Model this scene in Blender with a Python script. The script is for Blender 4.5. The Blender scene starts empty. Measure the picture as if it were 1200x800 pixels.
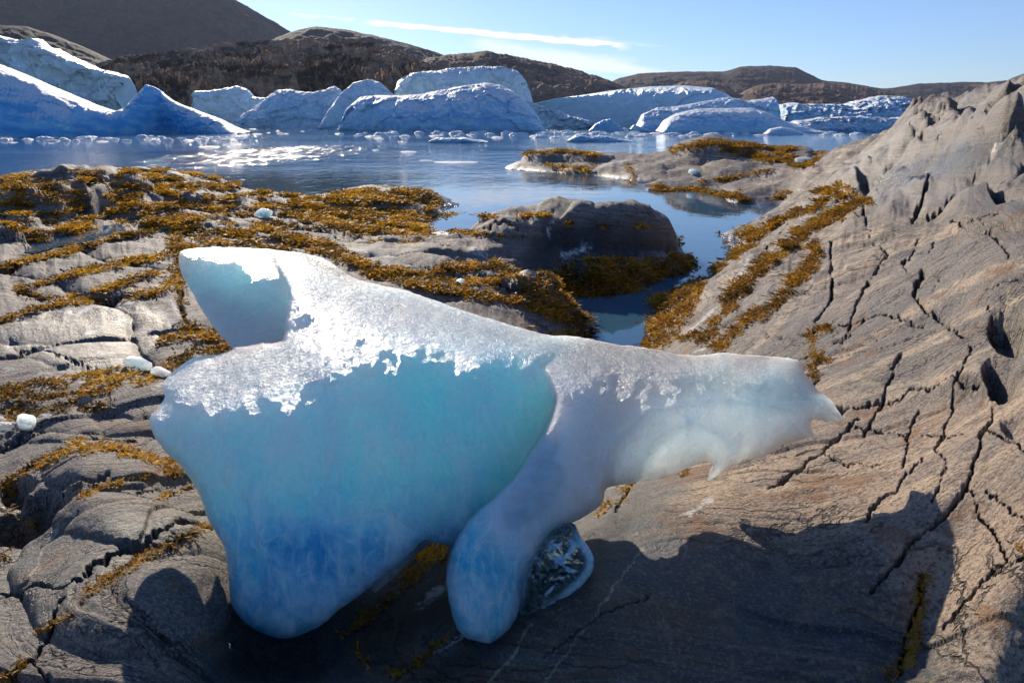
# Arctic bay: a block of glacier ice stranded on gneiss bedrock, icebergs and hills behind.
import bpy, math, random
import numpy as np
RNG = np.random.default_rng(7)
Q = 1.0            # mesh density of the bedrock
SC = bpy.context.scene
COL = SC.collection
rad = math.radians

# ------------------------------------------------------------------ camera geometry
PITCH = math.atan(0.325)
CT, ST = math.cos(PITCH), math.sin(PITCH)
CAMZ = 2.4
F = 800.0          # focal length in units of a 1200-wide frame

def ray(px, py):
    px = np.asarray(px, float); py = np.asarray(py, float)
    u = (px-600)/F; v = (py-400)/F
    return u, CT - ST*v, -(ST + CT*v)

def at_t(px, py, t):
    """point at depth t (metres along the view axis) on a sight line"""
    dx, dy, dz = ray(px, py)
    return np.stack([dx*t, dy*t, CAMZ + dz*t], -1)

def at_z(px, py, z):
    dx, dy, dz = ray(px, py)
    t = (z-CAMZ)/dz
    return np.stack([dx*t, dy*t, CAMZ + dz*t], -1)

def project(x, y, z):
    h = z-CAMZ
    t = y*CT - h*ST
    v = (-y*ST - h*CT)/t
    return 600+F*x/t, 400+F*v, t

# ------------------------------------------------------------------ numpy noise
F4 = np.float32
def _hash(ix, iy, iz, seed):
    with np.errstate(over='ignore'):
        h = ix.astype(np.int32).astype(np.uint32)*np.uint32(374761393) + iy.astype(np.int32).astype(np.uint32)*np.uint32(668265263)
        if iz is not None: h = h + iz.astype(np.int32).astype(np.uint32)*np.uint32(2147483647)
        h = h + np.uint32((seed*144665) & 0xFFFFFFFF)
        h = (h ^ (h >> np.uint32(13)))*np.uint32(1274126177)
        h = (h ^ (h >> np.uint32(16)))*np.uint32(2246822519)
        return h ^ (h >> np.uint32(15))
_ang = np.arange(1024)*(2*math.pi/1024); _COS = np.cos(_ang).astype(F4); _SIN = np.sin(_ang).astype(F4)

def perlin2(x, y, seed=0):
    x = np.asarray(x); y = np.asarray(y)
    ix = np.floor(x); iy = np.floor(y)
    fx = (x-ix).astype(F4); fy = (y-iy).astype(F4)
    ux = fx*fx*fx*(fx*(fx*6-15)+10); uy = fy*fy*fy*(fy*(fy*6-15)+10)
    def g(i, j):
        a = (_hash(ix+i, iy+j, None, seed) >> np.uint32(22)).astype(np.int32)
        return _COS[a]*(fx-F4(i)) + _SIN[a]*(fy-F4(j))
    a = g(0, 0); b = g(1, 0); c = g(0, 1); d = g(1, 1)
    return ((a+(b-a)*ux)*(1-uy) + (c+(d-c)*ux)*uy)*F4(1.5)

def perlin3(x, y, z, seed=0):
    ix = np.floor(x); iy = np.floor(y); iz = np.floor(z)
    fx = (x-ix).astype(F4); fy = (y-iy).astype(F4); fz = (z-iz).astype(F4)
    w = [f*f*f*(f*(f*6-15)+10) for f in (fx, fy, fz)]
    m = np.uint32(1023)
    def g(i, j, k):
        h = _hash(ix+i, iy+j, iz+k, seed)
        gx = (h & m).astype(F4)*F4(1/511.5)-1; gy = ((h >> np.uint32(10)) & m).astype(F4)*F4(1/511.5)-1; gz = ((h >> np.uint32(20)) & m).astype(F4)*F4(1/511.5)-1
        return gx*(fx-i)+gy*(fy-j)+gz*(fz-k)
    def l(a, b, t): return a+(b-a)*t
    return l(l(l(g(0,0,0), g(1,0,0), w[0]), l(g(0,1,0), g(1,1,0), w[0]), w[1]),
             l(l(g(0,0,1), g(1,0,1), w[0]), l(g(0,1,1), g(1,1,1), w[0]), w[1]), w[2])*F4(1.1)

def fbm2(x, y, octv=5, seed=0, gain=0.5, ridged=False):
    s = 0; a = 1.0; f = 1.0; tot = 0
    for i in range(octv):
        n = perlin2(x*f+17.3*i, y*f-9.1*i, seed+i)
        if ridged: n = 1-2*np.abs(n)
        s = s+a*n; tot += a; a *= gain; f *= 2.03
    return s/tot

def fbm3(x, y, z, octv=4, seed=0, gain=0.5, ridged=False):
    s = 0; a = 1.0; f = 1.0; tot = 0
    for i in range(octv):
        n = perlin3(x*f+7.3*i, y*f-9.1*i, z*f+3.7*i, seed+i)
        if ridged: n = 1-2*np.abs(n)
        s = s+a*n; tot += a; a *= gain; f *= 2.03
    return s/tot

def voronoi2(x, y, seed=0, jit=0.9):
    """F1, F2 and a random number per cell"""
    ix = np.floor(x); iy = np.floor(y)
    f1 = np.full(x.shape, 9.0); f2 = np.full(x.shape, 9.0); cid = np.zeros(x.shape)
    for i in (-1, 0, 1):
        for j in (-1, 0, 1):
            h = _hash(ix+i, iy+j, None, seed)
            qx = ix+i+0.5+((h & np.uint32(65535))/65535.0-0.5)*jit
            qy = iy+j+0.5+((h >> np.uint32(16))/65535.0-0.5)*jit
            d = np.hypot(qx-x, qy-y)
            m = d < f1
            f2 = np.where(m, f1, np.minimum(f2, d))
            cid = np.where(m, _hash(ix+i, iy+j, None, seed+5)/4294967296.0, cid)
            f1 = np.where(m, d, f1)
    return f1, f2, cid

def sstep(a, b, x):
    t = np.clip((x-a)/(b-a), 0, 1)
    return t*t*(3-2*t)

def seg_dist(px, py, pts, width=None):
    """distance to a polyline; with per-point widths also the width at the nearest spot"""
    best = np.full(px.shape, 1e9); bw = np.ones(px.shape)
    for k in range(len(pts)-1):
        ax, ay = pts[k][0], pts[k][1]; bx, by = pts[k+1][0], pts[k+1][1]
        vx, vy = bx-ax, by-ay
        t = np.clip(((px-ax)*vx+(py-ay)*vy)/(vx*vx+vy*vy+1e-9), 0, 1)
        d = np.hypot(px-ax-t*vx, py-ay-t*vy)
        if width is not None:
            w = width[k]+(width[k+1]-width[k])*t
            bw = np.where(d < best, w, bw)
        best = np.minimum(best, d)
    return (best, bw) if width is not None else best

def in_poly(px, py, poly):
    c = np.zeros(px.shape, bool)
    n = len(poly)
    for i in range(n):
        x0, y0 = poly[i][0], poly[i][1]; x1, y1 = poly[(i+1) % n][0], poly[(i+1) % n][1]
        if y0 == y1: continue
        m = ((y0 > py) != (y1 > py)) & (px < (x1-x0)*(py-y0)/(y1-y0)+x0)
        c ^= m
    return c

def poly_sd(px, py, poly):
    d = seg_dist(px, py, list(poly)+[poly[0]])
    return np.where(in_poly(px, py, poly), d, -d)     # positive inside

def tps_fit(P, z, lam=0.0):
    P = np.asarray(P, float); z = np.asarray(z, float); n = len(P)
    r2 = ((P[:, None]-P[None])**2).sum(-1)
    K = 0.5*r2*np.log(r2+1e-12)+lam*np.eye(n)
    Q = np.c_[np.ones(n), P]
    A = np.block([[K, Q], [Q.T, np.zeros((3, 3))]])
    w = np.linalg.solve(A, np.r_[z, np.zeros(3)])
    return P, w

def tps_eval(m, X, Y):
    P, w = m; n = len(P)
    shp = X.shape; x = X.ravel(); y = Y.ravel(); out = np.empty(x.size)
    for s in range(0, x.size, 60000):
        xs = x[s:s+60000]; ys = y[s:s+60000]
        r2 = (xs[:, None]-P[:, 0])**2+(ys[:, None]-P[:, 1])**2
        out[s:s+60000] = (0.5*r2*np.log(r2+1e-12))@w[:n]+w[n]+w[n+1]*xs+w[n+2]*ys
    return out.reshape(shp)

# ------------------------------------------------------------------ mesh helpers
def mesh_np(name, V, faces, mat=None, smooth=True, parent=None, attrs=None, uniform=None):
    """faces: (n,k) int array"""
    V = np.asarray(V, np.float32).reshape(-1, 3); faces = np.asarray(faces, np.int32)
    me = bpy.data.meshes.new(name)
    n, k = faces.shape
    me.vertices.add(len(V)); me.vertices.foreach_set('co', V.ravel())
    me.loops.add(n*k); me.loops.foreach_set('vertex_index', faces.ravel())
    me.polygons.add(n); me.polygons.foreach_set('loop_start', np.arange(n, dtype=np.int32)*k)
    me.polygons.foreach_set('loop_total', np.full(n, k, np.int32))
    me.update(calc_edges=True)
    me.polygons.foreach_set('use_smooth', np.full(n, smooth))
    for key, a in (attrs or {}).items():
        a = np.asarray(a, np.float32)
        if a.ndim == 1:
            at = me.attributes.new(key, 'FLOAT', 'POINT'); at.data.foreach_set('value', a)
        else:
            at = me.attributes.new(key, 'FLOAT_COLOR', 'POINT')
            at.data.foreach_set('color', np.c_[a, np.ones(len(a))].astype(np.float32).ravel())
    o = bpy.data.objects.new(name, me); COL.objects.link(o)
    if mat: me.materials.append(mat)
    if parent: o.parent = parent
    return o

def grid_faces(nr, nc):
    i = np.arange(nr*nc).reshape(nr, nc)
    return np.stack([i[:-1, :-1], i[:-1, 1:], i[1:, 1:], i[1:, :-1]], -1).reshape(-1, 4)

def tag(o, label=None, cat=None, group=None, kind=None):
    if label: o['label'] = label
    if cat: o['category'] = cat
    if group: o['group'] = group
    if kind: o['kind'] = kind
    return o

# ------------------------------------------------------------------ node helper
class NT:
    def __init__(s, name, disp=False):
        s.m = bpy.data.materials.new(name); s.m.use_nodes = True
        s.t = s.m.node_tree; s.t.nodes.clear()
        s.out = s.t.nodes.new('ShaderNodeOutputMaterial')
    def n(s, typ, **kw):
        nd = s.t.nodes.new('ShaderNode'+typ)
        for k, v in kw.items(): setattr(nd, k, v)
        return nd
    def put(s, sock, v):
        if v is None: return
        if isinstance(v, bpy.types.NodeSocket): s.t.links.new(v, sock)
        else:
            if sock.type == 'RGBA' and len(v) == 3: v = (*v, 1)
            sock.default_value = v
    def attr(s, name, out='Fac'):
        nd = s.n('Attribute', attribute_name=name)
        return nd.outputs[out]
    def rgb(s, name):
        nd = s.n('Attribute', attribute_name=name); sp = s.n('SeparateColor')
        s.t.links.new(nd.outputs['Color'], sp.inputs[0])
        return sp.outputs[0], sp.outputs[1], sp.outputs[2]
    def math(s, op, a, b=0.0, c=None, clamp=False):
        nd = s.n('Math', operation=op, use_clamp=clamp)
        s.put(nd.inputs[0], a); s.put(nd.inputs[1], b)
        if c is not None: s.put(nd.inputs[2], c)
        return nd.outputs[0]
    def ramp(s, v, a, b, lo=0.0, hi=1.0):
        nd = s.n('MapRange', interpolation_type='SMOOTHSTEP')
        s.put(nd.inputs[0], v); s.put(nd.inputs[1], a); s.put(nd.inputs[2], b); s.put(nd.inputs[3], lo); s.put(nd.inputs[4], hi)
        return nd.outputs[0]
    def mix(s, f, a, b, mode='MIX'):
        nd = s.n('Mix', data_type='RGBA', blend_type=mode)
        s.put(nd.inputs[0], f); s.put(nd.inputs[6], a); s.put(nd.inputs[7], b)
        return nd.outputs[2]
    def pos(s):
        return s.n('NewGeometry').outputs['Position']
    def vec(s, x, y, z):
        nd = s.n('CombineXYZ'); s.put(nd.inputs[0], x); s.put(nd.inputs[1], y); s.put(nd.inputs[2], z); return nd.outputs[0]
    def scale(s, v, k):
        nd = s.n('VectorMath', operation='MULTIPLY'); s.put(nd.inputs[0], v); nd.inputs[1].default_value = k if hasattr(k, '__len__') else (k, k, k)
        return nd.outputs[0]
    def addv(s, a, b):
        nd = s.n('VectorMath', operation='ADD'); s.put(nd.inputs[0], a); s.put(nd.inputs[1], b); return nd.outputs[0]
    def noise(s, v, scale, det=5, rough=0.55, dist=0.0, out=0):
        nd = s.n('TexNoise'); s.put(nd.inputs['Vector'], v); nd.inputs['Scale'].default_value = scale
        nd.inputs['Detail'].default_value = det; nd.inputs['Roughness'].default_value = rough; nd.inputs['Distortion'].default_value = dist
        return nd.outputs[out]
    def voro(s, v, scale, feature='F1', rnd=1.0, out=0):
        nd = s.n('TexVoronoi', feature=feature); s.put(nd.inputs['Vector'], v); nd.inputs['Scale'].default_value = scale
        nd.inputs['Randomness'].default_value = rnd
        return nd.outputs[out]
    def bump(s, h, strength=0.5, dist=0.01, normal=None):
        nd = s.n('Bump'); nd.inputs['Strength'].default_value = strength; nd.inputs['Distance'].default_value = dist
        s.put(nd.inputs['Height'], h); s.put(nd.inputs['Normal'], normal)
        return nd.outputs[0]
    def bsdf(s, **kw):
        nd = s.n('BsdfPrincipled')
        for k, v in kw.items(): s.put(nd.inputs[k.replace('_', ' ')], v)
        return nd
    def done(s, sh, vol=None):
        if sh is not None: s.t.links.new(sh.outputs[0] if hasattr(sh, 'outputs') else sh, s.out.inputs[0])
        if vol is not None: s.t.links.new(vol, s.out.inputs[1])
        return s.m

# ------------------------------------------------------------------ camera, sun, sky, render
cam = bpy.data.cameras.new('camera'); cam_o = bpy.data.objects.new('camera', cam); COL.objects.link(cam_o)
cam.sensor_width = 36; cam.lens = 24; cam.clip_start = 0.05; cam.clip_end = 60000
cam_o.location = (0, 0, CAMZ); cam_o.rotation_euler = (math.pi/2-PITCH, 0, 0)
SC.camera = cam_o
SUN_EL, SUN_AZ = rad(19.8), rad(-19.5)            # azimuth from +Y, negative = towards -X
sd = (math.sin(SUN_AZ)*math.cos(SUN_EL), math.cos(SUN_AZ)*math.cos(SUN_EL), math.sin(SUN_EL))
sl = bpy.data.lights.new('sun', 'SUN'); sl.energy = 5.0; sl.angle = rad(0.53); sl.color = (1.0, 0.88, 0.72)
so = bpy.data.objects.new('sun', sl); COL.objects.link(so)
from mathutils import Vector
so.rotation_euler = Vector(sd).to_track_quat('Z', 'Y').to_euler()

world = bpy.data.worlds.new('World'); SC.world = world; world.use_nodes = True
wt = world.node_tree; wt.nodes.clear()
wo = wt.nodes.new('ShaderNodeOutputWorld'); bg = wt.nodes.new('ShaderNodeBackground')
sky = wt.nodes.new('ShaderNodeTexSky'); sky.sky_type = 'NISHITA'; sky.sun_disc = False
sky.sun_elevation = SUN_EL; sky.sun_rotation = SUN_AZ
sky.air_density = 1.0; sky.dust_density = 0.15; sky.ozone_density = 5.0; sky.altitude = 0
bg.inputs[1].default_value = 0.122
def wn(t, **k):
    nd = wt.nodes.new('ShaderNode'+t)
    for a, b in k.items(): setattr(nd, a, b)
    return nd
def wm(op, a, b=0.0, c=0.0, clamp=False):
    nd = wn('Math', operation=op, use_clamp=clamp)
    for i, v in enumerate((a, b, c)):
        if isinstance(v, bpy.types.NodeSocket): wt.links.new(v, nd.inputs[i])
        else: nd.inputs[i].default_value = v
    return nd.outputs[0]
def wr(v, a, b, lo=0, hi=1):
    nd = wn('MapRange', interpolation_type='SMOOTHSTEP'); wt.links.new(v, nd.inputs[0])
    for i, x in enumerate((a, b, lo, hi)): nd.inputs[i+1].default_value = x
    return nd.outputs[0]
# high ice-cloud streaks: laid out by sky azimuth (X = tan az) and elevation (Z)
tc = wn('TexCoord'); sep = wn('SeparateXYZ'); wt.links.new(tc.outputs['Generated'], sep.inputs[0])
hx = wm('DIVIDE', sep.outputs[0], wm('MAXIMUM', sep.outputs[1], 0.05)); hz = wm('DIVIDE', sep.outputs[2], wm('MAXIMUM', sep.outputs[1], 0.05))
def sky_noise(scale, sx, sz, det=5):
    cb = wn('CombineXYZ'); wt.links.new(wm('MULTIPLY', hx, sx), cb.inputs[0]); wt.links.new(wm('MULTIPLY', hz, sz), cb.inputs[2])
    nz = wn('TexNoise'); wt.links.new(cb.outputs[0], nz.inputs['Vector']); nz.inputs['Scale'].default_value = scale; nz.inputs['Detail'].default_value = det
    return nz.outputs[0]
def px_az(px, py):
    dx, dy, dz = ray(px, py); return float(dx/dy), float(dz/dy)
def streak(p0, p1, w0, w1, nscale, thr, amt):
    (x0, z0), (x1, z1) = px_az(*p0), px_az(*p1)
    tt = wm('DIVIDE', wm('SUBTRACT', hx, x0), x1-x0)
    lz = wm('MULTIPLY_ADD', tt, z1-z0, z0)
    nz = sky_noise(nscale, 1.0, 4.0)
    wid = wm('MULTIPLY', wm('MULTIPLY_ADD', tt, w1-w0, w0), wr(nz, 0.25, 0.75, 0.25, 1.75))
    d = wm('DIVIDE', wm('ABSOLUTE', wm('SUBTRACT', wm('ADD', hz, wm('MULTIPLY_ADD', nz, 0.004, -0.002)), lz)), wid)
    body = wr(d, 0.2, 1.0, 1, 0)
    ends = wm('MULTIPLY', wr(tt, 0.0, 0.12), wr(tt, 0.9, 1.0, 1, 0))
    return wm('MULTIPLY', wm('MULTIPLY', wm('MULTIPLY', body, ends), wr(nz, thr, thr+0.25, 0.35, 1)), amt)
cl = streak((415, 25), (745, 55), 0.0042, 0.0062, 26, 0.25, 1.0)
cl = wm('MAXIMUM', cl, streak((335, 16), (420, 24), 0.003, 0.003, 30, 0.42, 0.5))
cl = wm('MAXIMUM', cl, streak((690, 46), (790, 56), 0.006, 0.003, 22, 0.45, 0.3))
cl = wm('MAXIMUM', cl, streak((540, 50), (830, 98), 0.014, 0.012, 8, 0.30, 0.55))
tint = wn('Mix', data_type='RGBA', blend_type='MULTIPLY'); tint.inputs[0].default_value = 1; tint.inputs[7].default_value = (.77, .80, .965, 1); wt.links.new(sky.outputs[0], tint.inputs[6])
mixc = wn('Mix', data_type='RGBA'); wt.links.new(cl, mixc.inputs[0]); wt.links.new(tint.outputs[2], mixc.inputs[6]); mixc.inputs[7].default_value = (8.4, 8.0, 7.6, 1)
wt.links.new(mixc.outputs[2], bg.inputs[0]); wt.links.new(bg.outputs[0], wo.inputs[0])

SC.render.engine = 'CYCLES'
SC.view_settings.view_transform = 'Standard'; SC.view_settings.look = 'None'; SC.view_settings.gamma = 1; SC.view_settings.exposure = 0.34
SC.cycles.use_denoising = True
try: SC.cycles.denoiser = 'OPENIMAGEDENOISE'
except Exception: pass
SC.cycles.use_adaptive_sampling = True; SC.cycles.adaptive_threshold = 0.02
SC.cycles.max_bounces = 10; SC.cycles.diffuse_bounces = 3; SC.cycles.glossy_bounces = 4; SC.cycles.transmission_bounces = 8
SC.cycles.sample_clamp_indirect = 8; SC.cycles.caustics_reflective = False; SC.cycles.caustics_refractive = False
# ------------------------------------------------------------------ bedrock
CTRL_Z = [  # (px, py, z): traced spots of the shore and the rock height there
 (0,800,1.2),(150,800,1.22),(60,760,1.18),(280,800,1.02),(380,800,.96),(480,800,.97),(650,800,1.05),(800,800,1.09),(1000,800,1.12),(1200,800,1.27),
 (150,700,1.17),(250,670,1.07),(300,770,.94),(0,700,1.1),(60,640,1.02),(150,590,1.03),(230,560,.98),(0,560,1.0),(100,540,1.05),(0,480,.95),(100,470,.93),(180,440,.9),
 (100,400,.92),(0,400,.97),(200,370,.85),(0,330,.95),(100,310,.88),(200,290,.8),(0,270,.95),(150,250,.85),
 (250,212,.8),(350,229,.33),(430,222,.22),(505,229,.08),(300,245,.5),(400,250,.3),(470,270,.12),(540,259,-.08),(575,264,-.1),(525,268,-.05),
 (510,280,.22),(400,280,.45),(300,280,.62),(450,300,.5),(570,268,.25),(620,252,.78),(600,285,.6),(530,300,.55),(500,330,.6),(420,330,.65),(600,350,.42),(560,320,.55),(650,385,.2),(640,340,.3),(690,383,.03),
 (700,263,.72),(680,252,.8),(760,266,.68),(795,300,.2),(812,308,-.12),(700,330,.15),(760,325,.05),(700,362,-.12),(640,362,.0),(780,335,-.1),
 (740,375,-.2),(720,392,-.2),(700,410,-.1),(700,450,.05),(650,480,.3),(600,560,.68),(550,640,.86),(500,700,.93),
 (768,400,.08),(772,350,.04),(800,314,.03),(850,275,.03),(897,243,.02),(800,400,.35),(830,350,.5),(850,400,.7),(870,300,.45),(900,350,.85),(900,420,.95),(950,300,.95),(930,260,.55),(965,228,.85),
 (1000,250,1.15),(1000,350,1.15),(1000,450,1.2),(1000,550,1.2),(1000,620,1.2),(850,620,1.15),(850,500,.95),(900,480,1.05),(1100,300,1.5),(1100,400,1.4),(1100,500,1.35),(1100,600,1.33),(1100,700,1.21),(950,700,1.12),
 (1200,400,1.6),(1200,300,1.75),(1200,550,1.5),(1200,700,1.38),(700,700,1.12),(750,620,1.14),(600,720,1.06),
 (705,206,0.02),(600,198,0.02),(765,223,0.02),(860,238,0.02),(920,238,.1),(880,215,.3),(800,205,.32),
 (600,215,-.5),(700,232,-.5),(800,252,-.5),(450,208,-.7),(560,235,-.5),(650,243,-.5),(830,265,-.4),(790,290,-.3),(740,262,-.5) if False else (850,258,-.4),
 (100,185,-1.5),(0,186,-1.5),(250,188,-1.3),(350,205,-.8),(520,215,-.4),(600,240,-.5)]
CTRL_T = [  # (px, py, t): silhouettes
 (0,212,16.5),(100,204,17.5),(180,202,18.0),(1200,200,6),(1200,118,10),(1100,215,8),(1100,170,11),(1060,174,13),(1100,154,12.8),(1130,143,13),(1160,132,12),(1000,205,16),(1030,190,14.5),
 (970,205,18.5),(640,178,37.9),(700,184,34),(720,186,32.5),(830,167,30.2),(780,178,31.5),(900,175,30),(945,182,27)]
CTRL_W = [(-1.6,.5,1.18),(0,.5,1.1),(1.6,.5,1.4),(-2.8,1.0,1.25),(2.8,1.0,1.7),(-6,4,1.1),(-14,9,1.2),(6,4,2.2),(13,9,3.4),(20,14,4.5),(16,18,4.2),(10,17,2.2),(8.5,20,1.0),
 (14,26,1.3),(20,32,1.2),(26,30,2.5),(-20,16,1.2),(-30,25,-1),(-15,24,-.8),(-9,23.5,-.9),(-5,30,-1.5),(0,44,-1.5),(10,44,-1.2),(20,44,-1.2),(30,44,-.8),(-40,55,-2),(0,58,-2),(40,58,-2),(-24,40,-2),(0,52,-2)]
_pts = []
for px, py, z in CTRL_Z: _pts.append(at_z(px, py, z))
for px, py, t in CTRL_T: _pts.append(at_t(px, py, t))
for p in CTRL_W: _pts.append(np.array(p, float))
_pts = np.array(_pts)
def chart(x, y): return x/y*2.6, np.log(y)*1.35
_a, _s = chart(_pts[:, 0], _pts[:, 1])
TPS = tps_fit(np.c_[_a, _s], _pts[:, 2], lam=2e-4)

def base_z(x, y):
    a, s = chart(x, y); return tps_eval(TPS, a, s)

# grid rows: dense near the viewer, sparser far off
def make_rows():
    ys = [0.6]
    while ys[-1] < 58:
        y = ys[-1]
        r = (300/(y*y) if y > 1.05 else 230) + 125/y
        ys.append(y + 1.0/(r*Q))
    return np.array(ys)
YS = make_rows(); NA = int(1300*Q)
AS = np.linspace(-1.22, 1.22, NA)
AA, YY = np.meshgrid(AS, YS); XX = AA*YY
Z0 = base_z(XX, YY)
PX, PY, TT = project(XX, YY, Z0)
print('terrain grid', XX.shape)

def march(px, py):
    """world point where a sight line meets the smooth bedrock"""
    ts = np.geomspace(1.0, 60, 400)
    p = at_t(px, py, ts)
    g = p[:, 2]-base_z(p[:, 0], p[:, 1])
    k = np.argmax(g < 0) if (g < 0).any() else len(ts)-1
    a, b = (ts[k-1], ts[k]) if k > 0 else (ts[0], ts[0])
    return at_t(px, py, (a+b)/2)

# foliation coordinate psi, fitted so that its contours follow the traced bands
STRIKE = [((860,480),(1000,400)),((1000,400),(1190,320)),((900,400),(960,290)),((820,420),(880,330)),((1000,330),(1150,230)),((950,560),(1150,470)),((1050,650),(1190,600)),((1000,500),(1190,420)),
 ((450,800),(720,590)),((650,800),(850,650)),((900,760),(1050,690)),((40,780),(250,620)),((30,600),(220,530)),((0,330),(200,292)),((0,400),(200,365)),((0,460),(180,430)),((0,240),(150,222)),
 ((320,275),(450,300)),((450,300),(650,345)),((1050,220),(1180,150)),((950,250),(1000,215)),((620,190),(700,190)),((760,200),(860,195)),((880,300),(1000,200)),((1000,200),(1090,125)),((1040,240),(1190,150)),((1100,130),(1190,90)),((60,800),(250,690)),((0,740),(70,670)),((180,660),(260,600)),((0,560),(150,500))]
rows, rhs = [], []
def basis(a, s):
    return [a**i*s**j for i in range(5) for j in range(5-i)]
def grad(a, s):
    ga, gs = [], []
    for i in range(5):
        for j in range(5-i):
            ga.append(i*a**(i-1)*s**j if i else 0*a); gs.append(j*a**i*s**(j-1) if j else 0*a)
    return np.array(ga), np.array(gs)
for p, q in STRIKE:
    P0, P1 = march(*p), march(*q)
    m = (P0+P1)/2; d = P1[:2]-P0[:2]; d = d/np.linalg.norm(d)
    nrm = np.array([d[1], -d[0]])
    if nrm[0] < 0: nrm = -nrm
    x, y = m[0], m[1]; a, s = chart(x, y)
    J = np.array([[2.6/y, -2.6*x/y**2], [0, 1.35/y]])       # d(a,s)/d(x,y)
    ga, gs = grad(a, s)
    gx = ga*J[0, 0]+gs*J[1, 0]; gy = ga*J[0, 1]+gs*J[1, 1]
    L = max(1.0, y*0.5)
    rows.append((gx*d[0]+gy*d[1])*L*2); rhs.append(0.0)
    rows.append((gx*nrm[0]+gy*nrm[1])*L*.6); rhs.append(L*.6)
rows = np.array(rows); rhs = np.array(rhs)
wpsi = np.linalg.solve(rows.T@rows+1e-3*np.eye(rows.shape[1]), rows.T@rhs)
AC, SCc = chart(XX, YY)
PSI = sum(w*b for w, b in zip(wpsi, basis(AC, SCc)))
SCL = np.clip(TT/3.0, 0.6, 4)                    # features grow with distance (there is detail of every size)

near_fall = sstep(6, 2.5, TT)
# ---- block pattern from joints across the foliation
wx = XX+0.25*fbm2(XX*.7, YY*.7, 3, 11); wy = YY+0.25*fbm2(XX*.7+5, YY*.7, 3, 12)
f1, f2, cid = voronoi2(PSI*1.25+.25*fbm2(XX, YY, 3, 5), (wx*.35+wy*.6), 3)
edge = (f2-f1)
f1b, f2b, cidb = voronoi2(PSI*.45, (wx*.15+wy*.28), 9)
edgeb = f2b-f1b
D = np.zeros_like(Z0)
rough2_ = sstep(-20, 30, poly_sd(PX, PY, [(900,262),(1000,185),(1070,100),(1260,30),(1260,290),(1130,262),(1000,285)]))
rightness = sstep(700, 900, PX)
leftness = sstep(640, 500, PX)
damp = sstep(0, 1, np.clip((seg_dist(PX, PY, [(420,790),(650,690),(800,650)])-60)/120, 0, 1))   # smooth scoured slab below the ice
farm = sstep(5, 9, TT)
D += .035*SCL*fbm2(XX*.9/SCL.clip(1, 2), YY*.9, 3, 21)*(.4+.6*damp)
# rounded ledges along the foliation
led = fbm2(PSI*3.2, (XX*.4+YY*.5)*.6, 4, 31, ridged=True)
D += .012*np.clip(SCL, .7, 2.0)*led*(.35+.65*damp)*(1-farm)*(1-rough2_)
D += (.034*leftness+.022*rightness*(1-rough2_))*(cid-.5)*np.clip(SCL, .8, 2)*damp
D += .05*(cidb-.5)*farm*(1-rough2_)
pillow = np.clip(edge*3, 0, 1)
D -= (.030*leftness+.008*rightness)*np.clip(SCL, .8, 2.2)*(1-pillow)**3*damp
D -= .10*farm*(1-np.clip(edgeb*4, 0, 1))**2*sstep(.45,.75,fbm2(XX*.2,YY*.2,2,77)+.6)
# sheeting: slabs that end in sharp little steps along the foliation
q = PSI*1.9+.5*fbm2(XX*.35, YY*.35, 4, 55)
bi = np.floor(q); bf = q-bi
hb = _hash(bi, bi*0, None, 77)/4294967296.0; hb2 = _hash(bi+1, bi*0, None, 77)/4294967296.0
stepv = hb+(hb2-hb)*sstep(.93, 1.0, bf)
D += (.030*leftness+.016*rightness)*(1-farm)*(1-rough2_)*(stepv-.5)*np.clip(SCL, .8, 2.5)*damp
q2 = PSI*6.5+.9*fbm2(XX*.8, YY*.8, 4, 56)
bi = np.floor(q2); bf = q2-bi
hb = _hash(bi, bi*0, None, 78)/4294967296.0; hb2 = _hash(bi+1, bi*0, None, 78)/4294967296.0
D += (.010*leftness+.007*rightness)*((hb+(hb2-hb)*sstep(.85, 1.0, bf))-.5)*sstep(-.1, .25, fbm2(XX*.6, YY*.6, 3, 57))*damp*sstep(9, 5, TT)
# fine roughness
D += .0022*np.clip(SCL, .6, 3)*(1-farm)*(1-rough2_)*fbm2(PSI*11, (XX+YY)*6, 4, 41)*(.5+.5*damp)
D += .005*fbm2(XX*12, YY*12, 5, 42, gain=.6)*near_fall*(.4+.6*damp)
D += .045*farm*fbm2(XX*1.5, YY*1.0, 6, 43, gain=.6)*SCL/3-.05*farm*np.abs(fbm2(XX*.8+3, YY*.45, 3, 44))

# ---- rough shattered rock lower right and upper right
rough1 = sstep(0, 60, poly_sd(PX, PY, [(960,560),(1060,600),(1260,640),(1260,900),(900,900),(860,760)]))
D += rough1*.030*fbm2(PSI*5, (XX*.6+YY)*3, 5, 51, ridged=True)
rough2 = sstep(0, 30, poly_sd(PX, PY, [(930,245),(1000,185),(1070,110),(1260,40),(1260,280),(1130,240),(1000,270)]))
D += rough2*.06*fbm2(XX*.9, YY*.7, 6, 52, ridged=True)
fq1, fq2, cq = voronoi2(XX*.55+.3*fbm2(XX,YY,3,6), YY*.30+.3*fbm2(XX+9,YY,3,7), 19)
D += rough2*.17*(cq-.8)
D -= rough2*.12*(1-np.clip((fq2-fq1)*4, 0, 1))**2

def near_box0(pts, m):
    xs = [p[0] for p in pts]; ys = [p[1] for p in pts]
    return (PX > min(xs)-m) & (PX < max(xs)+m) & (PY > min(ys)-m) & (PY < max(ys)+m)
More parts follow.
